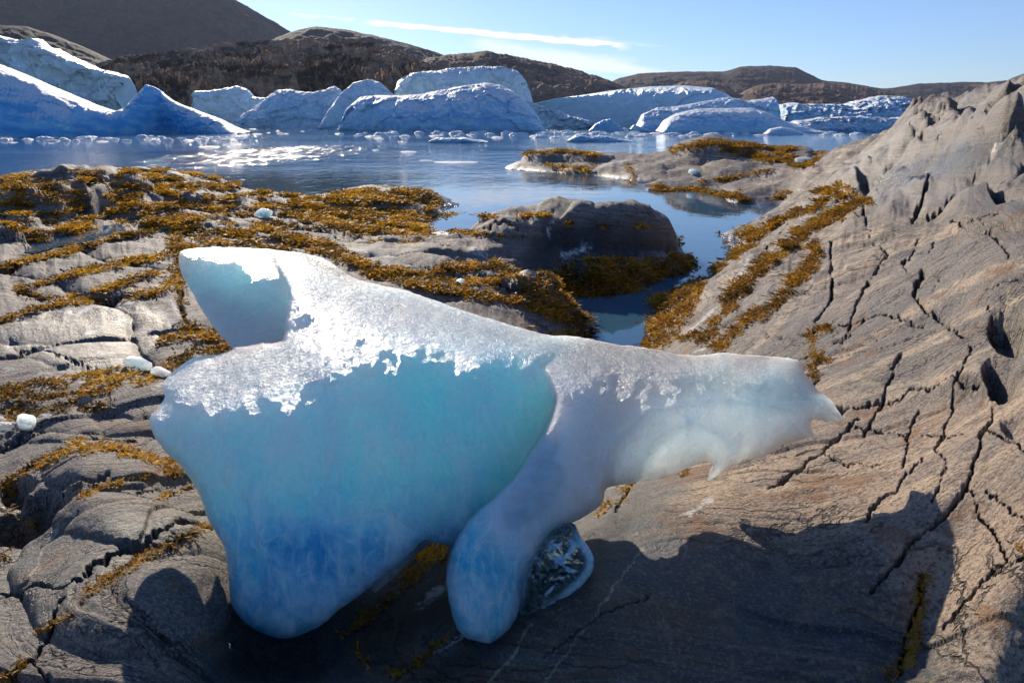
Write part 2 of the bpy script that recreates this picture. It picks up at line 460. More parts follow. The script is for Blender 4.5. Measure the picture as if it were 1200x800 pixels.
# ---- traced boulders and hollows: (px, py, rx, ry, height, near-side steepness)
BUMPS = [(110,222,75,14,.30,1.6),(45,232,48,9,.22,1.5),(72,246,34,8,.26,1.8),(20,252,30,9,.20,1.6),(8,285,22,9,.22,1.8),(30,268,22,5,.1,1.2),(150,252,26,5,.14,1.5),(205,232,30,5,.10,1.2),(250,236,40,5,.14,1.3),
 (215,262,60,5,.08,1.2),(330,262,40,5,.08,1.2),(415,240,40,5,.10,1.2),(470,232,40,7,.10,1.2),
 (620,268,80,26,.16,1.6),(738,282,78,26,.26,1.7),(690,272,70,24,.14,1.5),(590,335,42,22,.12,1.3),(625,350,30,20,.12,1.4),(480,305,60,16,.07,1.2),(540,296,60,10,.08,1.2),
 (1095,158,80,44,.16,1.6),(1025,205,60,28,.14,1.6),(1150,210,50,22,.22,1.6),(1190,120,30,24,.12,1.4),(980,225,35,14,.25,2.0),(1160,265,60,20,.12,1.5),(1100,190,55,16,.30,2.0),
 (640,185,40,7,.25,1.5),(830,178,45,12,.35,1.4),(720,200,60,10,.18,1.2),(880,196,60,14,.2,1.3),(935,182,20,6,.25,1.5),(690,188,30,6,.25,1.6),
 (150,690,130,90,.08,1.0),(120,560,70,30,.05,1.3),(150,625,85,40,.05,1.2),(60,600,30,18,-.10,1),(20,620,50,20,-.12,1),(20,575,25,18,-.10,1),
 (100,398,85,36,.035,1.0),(160,470,60,22,.05,1.2),(60,500,60,16,.03,1.1),(20,480,30,12,-.04,1),
 (1185,385,28,32,-.16,1),(1172,445,22,28,-.17,1),(1168,240,16,10,-.18,1),(1020,225,26,7,-.2,1),(1195,500,25,20,-.05,1),
 (330,775,70,40,-.03,1)]
for bx, by, rx, ry, h, st in BUMPS:
    dx = (PX-bx)/rx; dy = (PY-by)/ry
    wob = 1+.22*fbm2(dx*1.3+bx, dy*1.3, 3, 61)
    if h > 0: dy = np.where(dy > 0, dy*st, dy*.8)
    r = np.sqrt(dx*dx+dy*dy)*wob
    D += h*np.sqrt(np.clip(1-r**2.4, 0, 1))*.85 if h > 0 else h*sstep(1.1, .3, r)

LEDGES = [([(930,268),(965,250),(1000,232),(1060,203),(1110,184)],.26,18),([(985,284),(1040,263),(1090,238),(1150,219),(1215,200)],.22,20),([(1110,262),(1150,250),(1215,236)],.12,16),([(960,304),(1010,290),(1060,270)],.04,24),([(1120,340),(1165,330),(1215,312)],.035,24),([(1140,365),(1175,352),(1215,345)],.05,24),([(1060,470),(1117,458),(1150,460)],.02,16),([(1090,128),(1130,118),(1165,122),(1215,112)],.12,22),([(1060,150),(1100,140),(1140,148)],.16,16),([(975,214),(1005,202),(1040,193),(1087,176),(1130,166),(1215,138)],.34,26),([(1040,208),(1068,208),(1120,207),(1160,214),(1185,205)],.26,22),([(1010,236),(1050,240),(1085,252),(1110,240),(1140,228)],.10,25),
 ([(640,262),(690,280),(740,274),(790,290)],.12,20),([(80,236),(108,254),(135,240)],.3,14),([(20,258),(60,262),(85,256)],.25,10),([(1100,470),(1145,462),(1165,480)],.05,30),([(20,590),(60,604),(110,590)],.05,25)]
for pts, h, L in LEDGES:
    b = near_box0(pts, 70)
    xs = [p[0] for p in pts]; ys = [p[1] for p in pts]
    ly = np.interp(PX[b], xs, ys)+3*fbm2(PX[b]*.02, PY[b]*.01, 2, 66)
    s = ly-PY[b]; ends = sstep(xs[0]-15, xs[0]+15, PX[b])*sstep(xs[-1]+15, xs[-1]-15, PX[b])
    D[b] += h*ends*sstep(-5, 9, s)*np.exp(-np.clip(s-9, 0, None)/L)
# ---- traced cracks (dark, sharp) (points, half width px, depth)
CRACKS = [
 ([(1037,303),(1017,333),(1003,365),(996,383),(985,405)],1.6,.05),([(975,292),(973,325),(977,346),(954,383)],2.0,.05),
 ([(1082,320),(1072,347),(1077,360),(1095,366),(1112,377),(1120,387),(1130,395)],3.0,.08),
 ([(940,395),(1000,382),(1032,374),(1060,377),(1087,381)],1.5,.04),([(1062,407),(1050,427),(1040,452),(1032,477),(1015,505)],1.6,.04),
 ([(1077,480),(1067,500),(1062,530),(1057,550)],2.0,.04),([(960,484),(1000,476),(1050,466),(1082,457),(1117,455),(1145,457)],2.6,.06),
 ([(1140,408),(1127,440),(1117,455),(1117,478),(1097,527),(1107,545),(1102,567),(1092,592)],1.8,.05),
 ([(1168,455),(1162,490),(1150,512),(1142,542),(1136,567),(1110,602),(1082,627),(1052,662),(1020,700)],3.0,.08),
 ([(1136,567),(1147,605),(1162,622),(1177,650),(1180,665),(1160,677),(1130,712),(1105,740)],2.4,.06),
 ([(1160,507),(1185,520),(1215,538)],2.2,.06),([(1155,577),(1185,600),(1215,612)],1.8,.05),
 ([(1000,497),(1022,500),(1065,507),(1130,510)],1.0,.03),([(1082,540),(1062,560),(1045,580),(1020,600),(1015,615)],2.0,.05),
 ([(1080,280),(1060,307),(1064,322)],1.5,.04),([(1095,280),(1087,297)],1.4,.03),
 ([(1086,217),(1082,242),(1070,260)],2.4,.09),([(1120,238),(1100,250),(1086,256)],1.5,.06),([(1112,267),(1140,272),(1170,268)],1.6,.06),([(1145,272),(1170,290),(1178,302),(1180,315)],1.8,.05),
 ([(1160,346),(1180,340),(1215,332)],3.0,.08),([(1157,360),(1165,375)],1.8,.05),
 ([(1008,488),(987,505),(962,530),(933,555),(900,576)],2.0,.05),([(962,530),(990,545),(1030,548)],1.2,.03),([(905,572),(930,560)],2,.04),
 ([(1062,747),(1075,712),(1080,680)],3.5,.08),([(1129,713),(1150,690),(1215,650)],1.8,.05),([(1062,747),(1050,800)],3,.06),
 ([(890,300),(905,285),(925,262)],1.2,.04),([(1010,262),(1020,285),(1040,300)],1.4,.04),([(1100,330),(1092,345)],1.2,.03),
 ([(0,696),(40,700),(80,708),(100,700)],2,.05),([(60,600),(86,585),(132,568)],2.2,.05),([(0,640),(30,622),(52,612)],2.5,.06),([(36,776),(60,800)],2.5,.05),
 ([(80,720),(60,745),(36,776),(10,795)],3,.07),([(106,692),(132,672),(168,656),(204,636),(240,616),(262,606)],4,.09),([(160,586),(224,570)],1.6,.03),
 ([(24,556),(52,536),(84,524),(132,524),(176,540),(208,546)],3.5,.07),([(0,520),(30,505),(90,505),(160,510)],2,.03),
 ([(0,318),(34,306),(82,295),(131,280),(169,274)],3,.08),([(22,341),(52,331),(90,321),(135,310),(180,302),(205,298)],3,.08),([(22,342),(56,351),(79,357),(128,351),(158,347),(180,346),(202,329),(206,302)],3,.07),
 ([(0,378),(30,366),(75,357)],2.4,.05),([(208,268),(210,329),(212,355),(216,378),(225,389)],3,.07),([(70,320),(92,316),(105,322)],1.2,.04),([(108,300),(128,306)],1,.04),
 ([(0,420),(40,410),(95,430),(128,436)],1.2,.02),([(330,262),(400,276),(450,284),(530,300)],1.6,.05),([(395,298),(450,310),(520,314),(600,320)],1.6,.05),([(530,272),(600,276),(615,282)],1.6,.05),
 ([(700,390),(650,368),(600,345),(560,325)],2,.04),
 ([(745,560),(735,575),(722,600)],2.5,.03),([(640,770),(700,722),(760,700)],1.2,.015),
 ([(420,765),(432,780),(450,790)],2,.02),([(460,800),(500,770),(540,745)],2,.02)]
CRK = np.zeros_like(Z0)
jx = PX+5.0*fbm2(PX*.05, PY*.05, 3, 71)+3.2*fbm2(PX*.19, PY*.19, 3, 72); jy = PY+5.0*fbm2(PX*.05+9, PY*.05, 3, 73)+3.2*fbm2(PX*.19, PY*.19, 3, 74)
def near_box(pts, m):
    xs = [p[0] for p in pts]; ys = [p[1] for p in pts]
    return (PX > min(xs)-m) & (PX < max(xs)+m) & (PY > min(ys)-m) & (PY < max(ys)+m)
for pts, w, dep in CRACKS:
    b = near_box(pts, 40)
    if not b.any(): continue
    d = seg_dist(jx[b], jy[b], pts)
    ww = .60*w*(.22+1.5*np.clip(.35+fbm2(PX[b]*.045, PY[b]*.045, 3, 75), 0, 1))
    dm = dep*np.clip(TT[b]/3, .5, 2.0)
    D[b] -= dm*np.exp(-(d/ww)**2)+dm*.12*np.exp(-d/(ww*4))
    CRK[b] = np.maximum(CRK[b], np.exp(-(d/(ww*.9))**2))
# secondary network of hairline joints on the right-hand slab and left slabs
hx1, hx2, hc = voronoi2(PSI*2.3+.35*fbm2(XX*2, YY*2, 4, 81), (wx*.9+wy*1.1)*.9+.3*fbm2(XX*2+7, YY*2, 4, 82), 23)
hair = np.exp(-((hx2-hx1)/(.012+.02*np.clip(fbm2(XX*1.3, YY*1.3, 2, 83)+.3, 0, 1)))**2)
hmask = sstep(.0, .3, fbm2(XX*.8, YY*.8, 2, 84)+.06)*np.clip(rightness*sstep(250,330,PY)+.5*leftness, 0, 1)*damp
D -= .018*hair*hmask; CRK = np.maximum(CRK, .9*hair*hmask)
rb = .8*rough1*np.clip(fbm2(PSI*6, (XX*.6+YY)*4, 4, 85), 0, 1)

Z = Z0+D
# three-dimensional roughness, so that steep faces are broken up too
S3 = 1/np.clip(TT/4, .5, 5)
far3 = sstep(3.5, 7, TT)
Z = Z+far3*np.clip(SCL, .8, 3)*(.022*fbm3(XX*2.4*S3, YY*2.0*S3, Z*3.4*S3, 4, 95)+.018*fbm3(XX*7*S3, YY*6*S3, Z*9*S3, 4, 96, ridged=True))
Z = Z+rough2*(.03*fbm3(XX*1.1, YY*.9, Z*1.6, 5, 97, ridged=True)+.04*fbm3(XX*3.2, YY*2.4, Z*4.5, 5, 99, gain=.6, ridged=True))
# keep the inlets open and shore points where they were traced
keep = sstep(.12, -.05, Z0)
Z = np.where(Z0 < .12, Z*(1-keep)+np.minimum(Z, Z0+.03*fbm2(XX, YY, 3, 90))*keep, Z)
# unseen rock hump behind the ice, added to block sun from the ground below
hump = np.exp(-((XX+.58)/.56)**4-((YY-2.98)/.26)**2)
Z = Z+hump*np.clip(1.50+.03*fbm2(XX*5, YY*5, 3, 98)-Z, 0, None)
PX2, PY2, TT2 = project(XX, YY, Z)

# ---- rockweed cover: traced strips and patches
WEEDS = [
 ([(0,316),(34,306),(82,295),(131,280),(169,274),(200,262)],3.5),([(22,340),(52,331),(90,321),(135,310),(180,302),(202,299)],4),([(208,262),(206,285),(207,300)],6),
 ([(22,342),(56,351),(79,357),(128,351),(158,347),(180,346),(202,329),(206,305)],4),([(124,340),(150,331),(176,321)],4),([(82,348),(124,340)],2),
 ([(0,378),(30,366),(75,357)],2.5),([(210,329),(212,355),(216,378)],3.5),([(216,380),(232,392),(262,400)],9),([(190,400),(225,389)],5),([(265,408),(225,414),(205,425),(180,441),(165,449)],5),
 ([(90,441),(128,436)],3),([(134,444),(150,440)],7),([(0,458),(14,458)],9),([(38,470),(64,464)],6),([(20,486),(30,480)],4),([(86,470),(100,462)],4),
 ([(0,570),(14,562),(24,556),(52,540),(84,526),(132,526),(176,540),(208,546)],6),([(8,585),(18,575)],6),([(190,548),(205,556)],6),
 ([(86,585),(132,568),(180,556)],1.8),([(180,586),(224,570)],1.5),([(106,692),(132,672),(168,656),(204,636),(240,616)],6),([(96,706),(104,696)],4),([(44,741),(84,720)],5),([(0,796),(32,776)],6),([(0,652),(10,655)],4),([(10,600),(30,612),(46,618)],3),
 ([(992,222),(950,246),(908,262),(879,283),(858,304)],5),([(1000,246),(967,258),(933,283),(900,308),(879,325),(850,354)],7),([(958,292),(950,312),(925,338),(900,362),(867,383),(842,408)],8),([(880,335),(850,368),(835,380)],4),
 ([(946,389),(975,385)],4),([(952,392),(954,446)],4),([(958,417),(970,424)],6),([(822,398),(835,392)],7),([(800,398),(826,392)],3),
 ([(318,273),(367,287),(400,300),(440,320),(487,330),(533,343),(600,350),(633,363),(693,388)],7),([(520,316),(583,310),(617,330),(650,362),(665,375)],6),([(440,318),(480,322),(530,330),(580,332)],6),
 ([(513,254),(553,252),(577,256)],3),([(612,255),(628,252),(640,254)],2.5),([(530,272),(560,274),(600,277)],2),([(700,264),(720,265)],3),([(745,266),(760,266)],3),([(660,262),(672,262)],2.5),
 ([(585,186),(610,180),(660,178),(700,182)],2.5),([(790,176),(830,167),(862,170)],4),([(862,178),(905,185),(945,186)],4),([(860,172),(905,172)],3),([(930,196),(955,188),(965,180)],3.5),([(660,200),(690,202)],2),([(770,222),(830,226),(880,236)],3.5),([(820,214),(870,206),(900,200)],2.0),([(735,192),(742,205),(740,218)],1.5),
 ([(1068,770),(1075,715),(1082,680)],8),([(1040,792),(1068,775)],7),([(420,764),(432,782)],4),([(462,790),(480,786),(500,766),(520,752)],4),([(740,564),(728,590)],3.5),([(712,594),(700,606)],3),([(805,545),(798,560)],3),([(930,514),(915,518)],2),
 ([(1002,228),(985,232)],4),([(1017,236),(1005,240)],4),([(960,226),(985,218)],4),([(1195,638),(1200,650)],4),
 ([(640,330),(700,352),(760,345)],8),([(690,330),(780,322)],7),([(560,612),(440,718),(400,745)],4),([(470,680),(510,645)],6)]
WPOLY = [
 ([(0,206),(60,200),(200,198),(262,210),(350,227),(400,232),(470,262),(500,278),(430,276),(330,268),(240,262),(150,270),(60,282),(0,280)],.42),
 ([(380,236),(392,226),(450,219),(505,224),(515,238),(500,258),(492,278),(430,274),(340,250)],.66),
 ([(764,404),(768,360),(785,322),(826,302),(826,335),(812,368),(786,406)],.72),
 ([(600,182),(640,174),(700,180),(700,200),(600,196)],.24),([(800,172),(860,160),(960,176),(955,196),(860,186)],.38),([(780,215),(930,225),(925,242),(780,228)],.30),
 ([(200,262),(330,262),(400,300),(330,296),(210,300)],.42),([(600,330),(690,300),(800,305),(806,345),(700,372),(640,372)],.6),
 ([(0,448),(140,440),(130,480),(0,500)],.36)]
WEED = np.zeros_like(Z0)
wn1 = fbm2(PX2*.045, PY2*.09, 4, 101); wn2 = fbm2(PX2*.18, PY2*.3, 3, 102)
for pts, w in WEEDS:
    b = near_box(pts, 30)
    if not b.any(): continue
    d = seg_dist(PX2[b], PY2[b], pts)
    r = .85-d/(w*1.05)+1.2*wn1[b]+1.0*wn2[b]
    WEED[b] = np.maximum(WEED[b], sstep(.0, .5, r))
for poly, cov in WPOLY:
    b = near_box(poly, 20)
    sdp = poly_sd(PX2[b], PY2[b], poly)
    n = fbm2(PX2[b]*.030, PY2[b]*.13, 4, 103)*1.1+.3*wn2[b]
    r = np.clip((sdp+3)/7, 0, 1)*sstep(-.06, .12, n+(cov-.5)*.8)
    WEED[b] = np.maximum(WEED[b], r)
# shoreline belt: weed grows in the band just above the water
shore = sstep(.55, .05, Z)*sstep(-.15, .0, Z)*sstep(-.1, .2, wn1+.25*wn2+.05)*sstep(5, 8, TT2)*sstep(17, 13, TT2)
WEED = np.maximum(WEED, shore)
WEED = np.clip(WEED*sstep(-.12, -.02, Z), 0, 1)
D2 = WEED*.005*np.clip(TT2/2.5, .8, 3)*(.6+.8*np.clip(fbm2(PX2*.3, PY2*.4, 2, 104)+.5, 0, 1))
Z = Z+D2
# a rock pool among the slabs at the left
POOL = [(20,291),(30,283),(60,276),(100,270),(136,265),(140,272),(112,279),(72,285),(40,293)]
psd = poly_sd(PX2, PY2, POOL)
POOLZ = float(np.median(Z[np.abs(psd) < 1.2]))-.01
Z = np.where((psd > -6) & (TT2 < 12), Z*(1-sstep(-6, 3, psd))+(POOLZ-.05-.10*sstep(0, 8, psd))*sstep(-6, 3, psd), Z)
WEED = WEED*(1-sstep(-2, 2, psd)*(TT2 < 12))
print('pool level', POOLZ)

# ---- pale crusts (barnacles, salt) and quartz veins
WHITE = np.zeros_like(Z0)
for pts, w in [([(66,364),(90,368),(108,359),(128,359),(156,355)],3),([(180,360),(200,374),(212,380)],4),([(0,372),(6,400),(10,406)],3),([(100,391),(118,385)],4.5),([(140,375),(148,375)],3.5),([(46,408),(56,410)],4),([(116,414),(130,414)],4.5),
 ([(238,276),(262,281),(300,284),(345,292)],4),([(375,242),(400,238),(420,232),(450,227)],3.5),([(300,246),(330,250)],3),([(240,230),(300,238)],2.5),([(570,196),(600,192),(640,186)],3),([(640,205),(700,206)],2),([(700,196),(740,188)],3),
 ([(795,608),(815,598),(832,586)],5),([(0,432),(60,440),(120,452)],4),([(0,490),(60,485)],5),([(200,440),(180,460)],5),([(225,300),(240,330)],4),([(210,370),(200,350)],4),([(200,392),(215,396)],3),
 ([(800,395),(850,350),(880,300)],3),([(835,405),(815,412)],3),([(540,745),(510,765)],4),([(490,710),(515,690)],8),([(650,255),(640,275)],3),([(400,290),(440,296),(460,302)],4),([(550,290),(570,300)],4),([(690,290),(660,300)],6)]:
    b = near_box(pts, 40)
    d = seg_dist(PX2[b], PY2[b], pts)
    WHITE[b] = np.maximum(WHITE[b], sstep(0, .8, 1-d/w+.6*wn1[b]+.6*wn2[b]))
halo = np.clip(WEED*2, 0, 1)
VEIN = np.zeros_like(Z0)
for pts, w in [([(754,642),(740,662),(725,680),(712,700),(700,717),(668,760),(640,797)],1.3),([(620,732),(612,747),(604,765),(595,780),(570,803)],1.5),([(78,612),(66,640),(52,664),(40,692)],2.2),([(1000,447),(1040,452),(1082,452)],2.0),([(1180,350),(1181,372),(1178,395)],1.6),([(940,500),(990,470),(1040,430)],1.2)]:
    b = near_box(pts, 30)
    d = seg_dist(jx[b], jy[b], pts)
    VEIN[b] = np.maximum(VEIN[b], sstep(1.2, .5, d/w))
# scoured, darker, smoother rock: the slab under and before the ice, the pool slab, some steps; also the upper-right ridge, and shade painted on the knoll
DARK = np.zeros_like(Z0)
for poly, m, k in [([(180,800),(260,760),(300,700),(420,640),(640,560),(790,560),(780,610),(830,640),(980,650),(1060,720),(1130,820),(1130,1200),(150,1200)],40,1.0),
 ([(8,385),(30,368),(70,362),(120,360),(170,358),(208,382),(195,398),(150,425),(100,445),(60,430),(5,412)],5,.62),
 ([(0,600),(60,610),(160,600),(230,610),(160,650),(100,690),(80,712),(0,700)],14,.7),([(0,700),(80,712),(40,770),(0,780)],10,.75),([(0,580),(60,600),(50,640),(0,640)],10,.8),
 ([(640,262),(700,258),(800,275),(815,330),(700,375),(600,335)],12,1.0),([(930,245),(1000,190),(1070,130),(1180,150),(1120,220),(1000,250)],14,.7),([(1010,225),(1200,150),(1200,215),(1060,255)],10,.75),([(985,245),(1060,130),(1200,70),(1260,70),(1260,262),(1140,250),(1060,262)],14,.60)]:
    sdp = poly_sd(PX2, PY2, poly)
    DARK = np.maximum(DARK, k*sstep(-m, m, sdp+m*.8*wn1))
DARK = np.maximum(DARK, .9*sstep(.30, .0, Z)*sstep(4.5, 6.5, TT2))       # wet rim above the water
WET_SHADE = np.zeros_like(Z0)  # wet waterline rock; shade painted on knoll and upper-right ledge; darker below the ice
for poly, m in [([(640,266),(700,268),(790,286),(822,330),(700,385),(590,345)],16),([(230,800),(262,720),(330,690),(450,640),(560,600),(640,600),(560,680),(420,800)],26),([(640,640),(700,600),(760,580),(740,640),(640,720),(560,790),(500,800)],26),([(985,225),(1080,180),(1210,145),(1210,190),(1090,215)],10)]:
    WET_SHADE = np.maximum(WET_SHADE, sstep(-m, m, poly_sd(PX2, PY2, poly)+m*.8*wn1))
WET_SHADE = np.maximum(WET_SHADE, sstep(.16, .03, Z)*sstep(4.5, 6.5, TT2))
PALE = np.zeros_like(Z0)
for pts, w in [([(870,486),(960,432),(1040,386),(1100,347),(1160,318),(1215,302)],9),([(930,352),(1000,312),(1060,288),(1120,268)],8),([(1000,442),(1070,408),(1130,372),(1215,342)],5),([(900,470),(960,455),(1040,425),(1110,395)],4),([(1010,275),(1060,258),(1120,240)],6),([(840,440),(900,395),(950,330)],5),([(1040,470),(1110,440),(1160,425)],7),([(820,575),(900,545),(1000,520)],12)]:
    b = near_box(pts, 40); d = seg_dist(PX2[b], PY2[b], pts)
    PALE[b] = np.maximum(PALE[b], sstep(0, .6, 1-d/w+.7*wn1[b]))
warm = sstep(-30, 50, poly_sd(PX2, PY2, [(780,640),(800,560),(930,500),(1060,470),(1260,440),(1260,900),(1100,800),(1000,620)]))
PSIA = PSI+1.8*Z*np.maximum(farm, rough2_)
GREY = sstep(-.2, .3, fbm2(XX*.35+3, YY*.35, 3, 111)+.25*fbm2(PSI*2, XX*.3, 3, 112)-.10*rightness+.1+.25*leftness)*(1-.8*warm)

print('z range', Z.min(), Z.max())
# rock material
R = NT('gneiss')
weed_a, white_a, crack_a = R.rgb('mask1'); dark_a, vein_a, grey_a = R.rgb('mask2'); pale_a, warm_a, wet_shade_a = R.rgb('mask3')
psi = R.attr('psi'); P = R.pos()
sx = R.n('SeparateXYZ'); R.t.links.new(P, sx.inputs[0])
along = R.math('ADD', R.math('MULTIPLY', sx.outputs[0], .5), R.math('MULTIPLY', sx.outputs[1], .8))
psi = R.math('MULTIPLY_ADD', sx.outputs[2], .7, psi)
fol = R.vec(R.math('MULTIPLY', psi, 7.0), R.math('MULTIPLY', along, .45), R.math('MULTIPLY', sx.outputs[2], 1.5))
fine = R.vec(R.math('MULTIPLY', psi, 42.0), R.math('MULTIPLY', along, 2.6), 0.0)
b1 = R.noise(fol, 1.0, 7, .62, .35); b2 = R.noise(fine, 1.0, 6, .65, .5)
n1 = R.noise(P, 1.6, 6, .6); n2 = R.noise(P, 14, 8, .68); n3 = R.noise(P, 90, 5, .7); n4 = R.noise(P, 320, 3, .65)
tan = (.460, .330, .215); pale = (.640, .490, .330); grey = (.245, .205, .175); brown = (.125, .088, .058); dark = (.036, .041, .042)
c = R.mix(R.ramp(b1, .46, .54), grey, tan)
c = R.mix(R.math('MULTIPLY', R.ramp(b1, .535, .575), .85), c, pale)
mb = R.noise(R.vec(R.math('MULTIPLY', psi, 2.2), R.math('MULTIPLY', along, .5), 0.0), 1.0, 5, .6, .6)
c = R.mix(R.math('MULTIPLY', R.ramp(mb, .51, .56), .7), c, (.155, .14, .13))
c = R.mix(R.math('MULTIPLY', R.ramp(b1, .45, .40), .8), c, (.085, .078, .073))
c = R.mix(R.math('MULTIPLY', R.ramp(n1, .52, .62), .6), c, brown)
c = R.mix(R.math('MULTIPLY', grey_a, .70), c, (.155, .142, .132))
c = R.mix(R.math('MULTIPLY', pale_a, R.ramp(n2, .42, .54, .35, .9)), c, (.58, .43, .28))
c = R.mix(R.math('MULTIPLY', warm_a, R.ramp(n1, .42, .56, .30, .75)), c, (.54, .37, .235))
c = R.mix(R.ramp(b2, .49, .60, 0, .20), c, (.50, .40, .28))
c = R.mix(R.ramp(b2, .46, .36, 0, .38), c, (.065, .055, .047))
# scoured dark slab and shade-painted knoll: blue-green to rusty, streaked
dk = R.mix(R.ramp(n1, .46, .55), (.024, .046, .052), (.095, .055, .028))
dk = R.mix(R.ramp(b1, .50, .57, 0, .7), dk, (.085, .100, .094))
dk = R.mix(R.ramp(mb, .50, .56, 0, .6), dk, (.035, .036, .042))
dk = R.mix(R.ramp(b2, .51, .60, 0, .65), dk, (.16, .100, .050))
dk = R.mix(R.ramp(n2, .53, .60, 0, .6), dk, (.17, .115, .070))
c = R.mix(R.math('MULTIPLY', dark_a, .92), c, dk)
# mineral grain, lichen, pits and dirt
v1 = R.voro(P, 48)
c = R.mix(R.math('MULTIPLY', R.ramp(v1, .30, .16), R.ramp(n2, .50, .58, 0, .85)), c, (.045, .038, .032))
c = R.mix(R.ramp(n2, .47, .39, 0, .65), c, (.085, .066, .050))
c = R.mix(R.ramp(n3, .53, .60, 0, .50), c, (.56, .47, .36))
c = R.mix(R.ramp(n3, .47, .40, 0, .70), c, (.05, .043, .037))
c = R.mix(R.ramp(n4, .53, .62, 0, .30), c, (.6, .5, .4))
rust = R.noise(P, 4.5, 6, .65, .5)
c = R.mix(R.ramp(rust, .57, .64, 0, .6), c, (.27, .125, .045))
# dark_a keeps its own tone after the grain
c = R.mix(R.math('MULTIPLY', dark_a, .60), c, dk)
hz1 = R.n('TexVoronoi', feature='DISTANCE_TO_EDGE'); R.put(hz1.inputs['Vector'], R.addv(R.vec(R.math('MULTIPLY', psi, 3.2), R.math('MULTIPLY', along, 1.4), 0.0), R.scale(R.noise(P, 3.0, 5, .65, 0, out=1), .9))); hz1.inputs['Scale'].default_value = 1.3
hl = R.math('MULTIPLY', R.math('SUBTRACT', 1, dark_a), R.math('MULTIPLY', R.ramp(hz1.outputs[0], .024, .005), R.ramp(R.noise(P, .9, 3, .5), .46, .54)))
hz2 = R.n('TexVoronoi', feature='DISTANCE_TO_EDGE'); R.put(hz2.inputs['Vector'], R.addv(R.vec(R.math('MULTIPLY', psi, 9.0), R.math('MULTIPLY', along, 3.4), 0.0), R.scale(R.noise(P, 6.0, 4, .65, 0, out=1), 1.3))); hz2.inputs['Scale'].default_value = 1.0
hl = R.math('MAXIMUM', hl, R.math('MULTIPLY', R.math('MULTIPLY', R.ramp(hz2.outputs[0], .030, .006), R.ramp(R.noise(P, 1.7, 3, .5), .50, .56)), .8))
c = R.mix(R.math('MULTIPLY', hl, .85), c, (.03, .025, .02))
wet_shade_c = R.mix(1.0, c, (.30, .33, .34), 'MULTIPLY')
c = R.mix(R.math('MULTIPLY', wet_shade_a, .9), c, wet_shade_c)
wsp = R.math('MULTIPLY', white_a, R.ramp(R.math('ADD', n2, R.math('MULTIPLY', n3, .35)), .60, .72), clamp=True)
c = R.mix(wsp, c, (.66, .62, .56))
c = R.mix(R.math('MULTIPLY', vein_a, R.ramp(n2, .42, .54, .3, .9)), c, (.45, .38, .25))
c = R.mix(R.math('MULTIPLY', crack_a, .85), c, (.020, .017, .015))
wc = R.mix(R.ramp(n2, .45, .55), (.05, .026, .008), (.34, .17, .018))
wc = R.mix(R.ramp(n3, .5, .60, 0, .7), wc, (.42, .22, .02))
c = R.mix(R.ramp(R.math('ADD', weed_a, R.math('MULTIPLY', n3, .3)), .45, .70), c, wc)
hgt = R.math('ADD', R.math('MULTIPLY_ADD', hl, -.5, R.math('MULTIPLY', b2, .30)), R.math('ADD', R.math('MULTIPLY', n2, .6), R.math('ADD', R.math('MULTIPLY', n3, .28), R.math('MULTIPLY', n4, .10))))
amt = R.math('SUBTRACT', 1.0, R.math('MULTIPLY', dark_a, .45))
nb = R.bump(R.math('MULTIPLY', hgt, amt), .9, .045)
rgh = R.math('ADD', R.math('MULTIPLY_ADD', R.math('MAXIMUM', dark_a, R.math('MULTIPLY', wet_shade_a, 1.4)), -.34, .66), R.math('MULTIPLY', n2, .16))
bs = R.bsdf(Base_Color=c, Roughness=rgh, Normal=nb, IOR=1.45)
bs.inputs['Specular IOR Level'].default_value = .45
M_ROCK = R.done(bs)
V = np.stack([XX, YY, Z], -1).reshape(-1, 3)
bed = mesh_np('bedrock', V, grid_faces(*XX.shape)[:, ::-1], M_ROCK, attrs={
  'psi': PSIA.ravel(), 'mask1': np.c_[WEED.ravel(), WHITE.ravel(), CRK.ravel()], 'mask3': np.c_[PALE.ravel(), warm.ravel(), WET_SHADE.ravel()], 'mask2': np.c_[DARK.ravel(), VEIN.ravel(), GREY.ravel()]})
bed.data.polygons.foreach_get('loop_start', np.zeros(len(bed.data.polygons), np.int32))
tag(bed, 'grey and tan banded gneiss bedrock sloping down to the water', 'bedrock', kind='structure')
bpy.context.view_layer.update()
if bed.data.polygons[len(bed.data.polygons)//2].normal.z < 0: bed.data.flip_normals()

# ------------------------------------------------------------------ water
W = NT('sea_water')
P = W.pos(); sx = W.n('SeparateXYZ'); W.t.links.new(P, sx.inputs[0])
yy = sx.outputs[1]
rip = W.ramp(yy, 22, 40)                            # the bay is ruffled, the sheltered inlet is calm
patch = W.ramp(W.noise(P, .035, 3, .5), .42, .6, .35, 1)
amp = W.math('MULTIPLY_ADD', W.math('MULTIPLY', rip, patch), 1.0, .05)
gx = W.math('DIVIDE', W.math('ADD', sx.outputs[0], 16.5), 6.5); gy = W.math('DIVIDE', W.math('SUBTRACT', yy, 56), 19)
gust = W.ramp(W.math('ADD', W.math('ADD', W.math('MULTIPLY', gx, gx), W.math('MULTIPLY', gy, gy)), W.math('MULTIPLY_ADD', W.noise(P, .16, 4, .6), 2.4, -1.2)), 1.3, .2)
gust = W.math('MULTIPLY', gust, W.ramp(W.noise(W.scale(P, (3.4, .22, 1)), 1.0, 3, .75), .51, .57, .0, 1))
h1 = W.noise(W.scale(P, (1, .6, 1)), 2.2, 4, .6, .4); h2 = W.noise(W.scale(P, (1, .7, 1)), .55, 3, .55)
h = W.math('ADD', W.math('MULTIPLY', h1, .5), W.math('MULTIPLY', h2, .9))
amp = W.math('ADD', W.math('MULTIPLY', amp, .26), W.math('MULTIPLY', gust, .55))
nb = W.bump(W.math('MULTIPLY', h, amp), 1.0, .50)
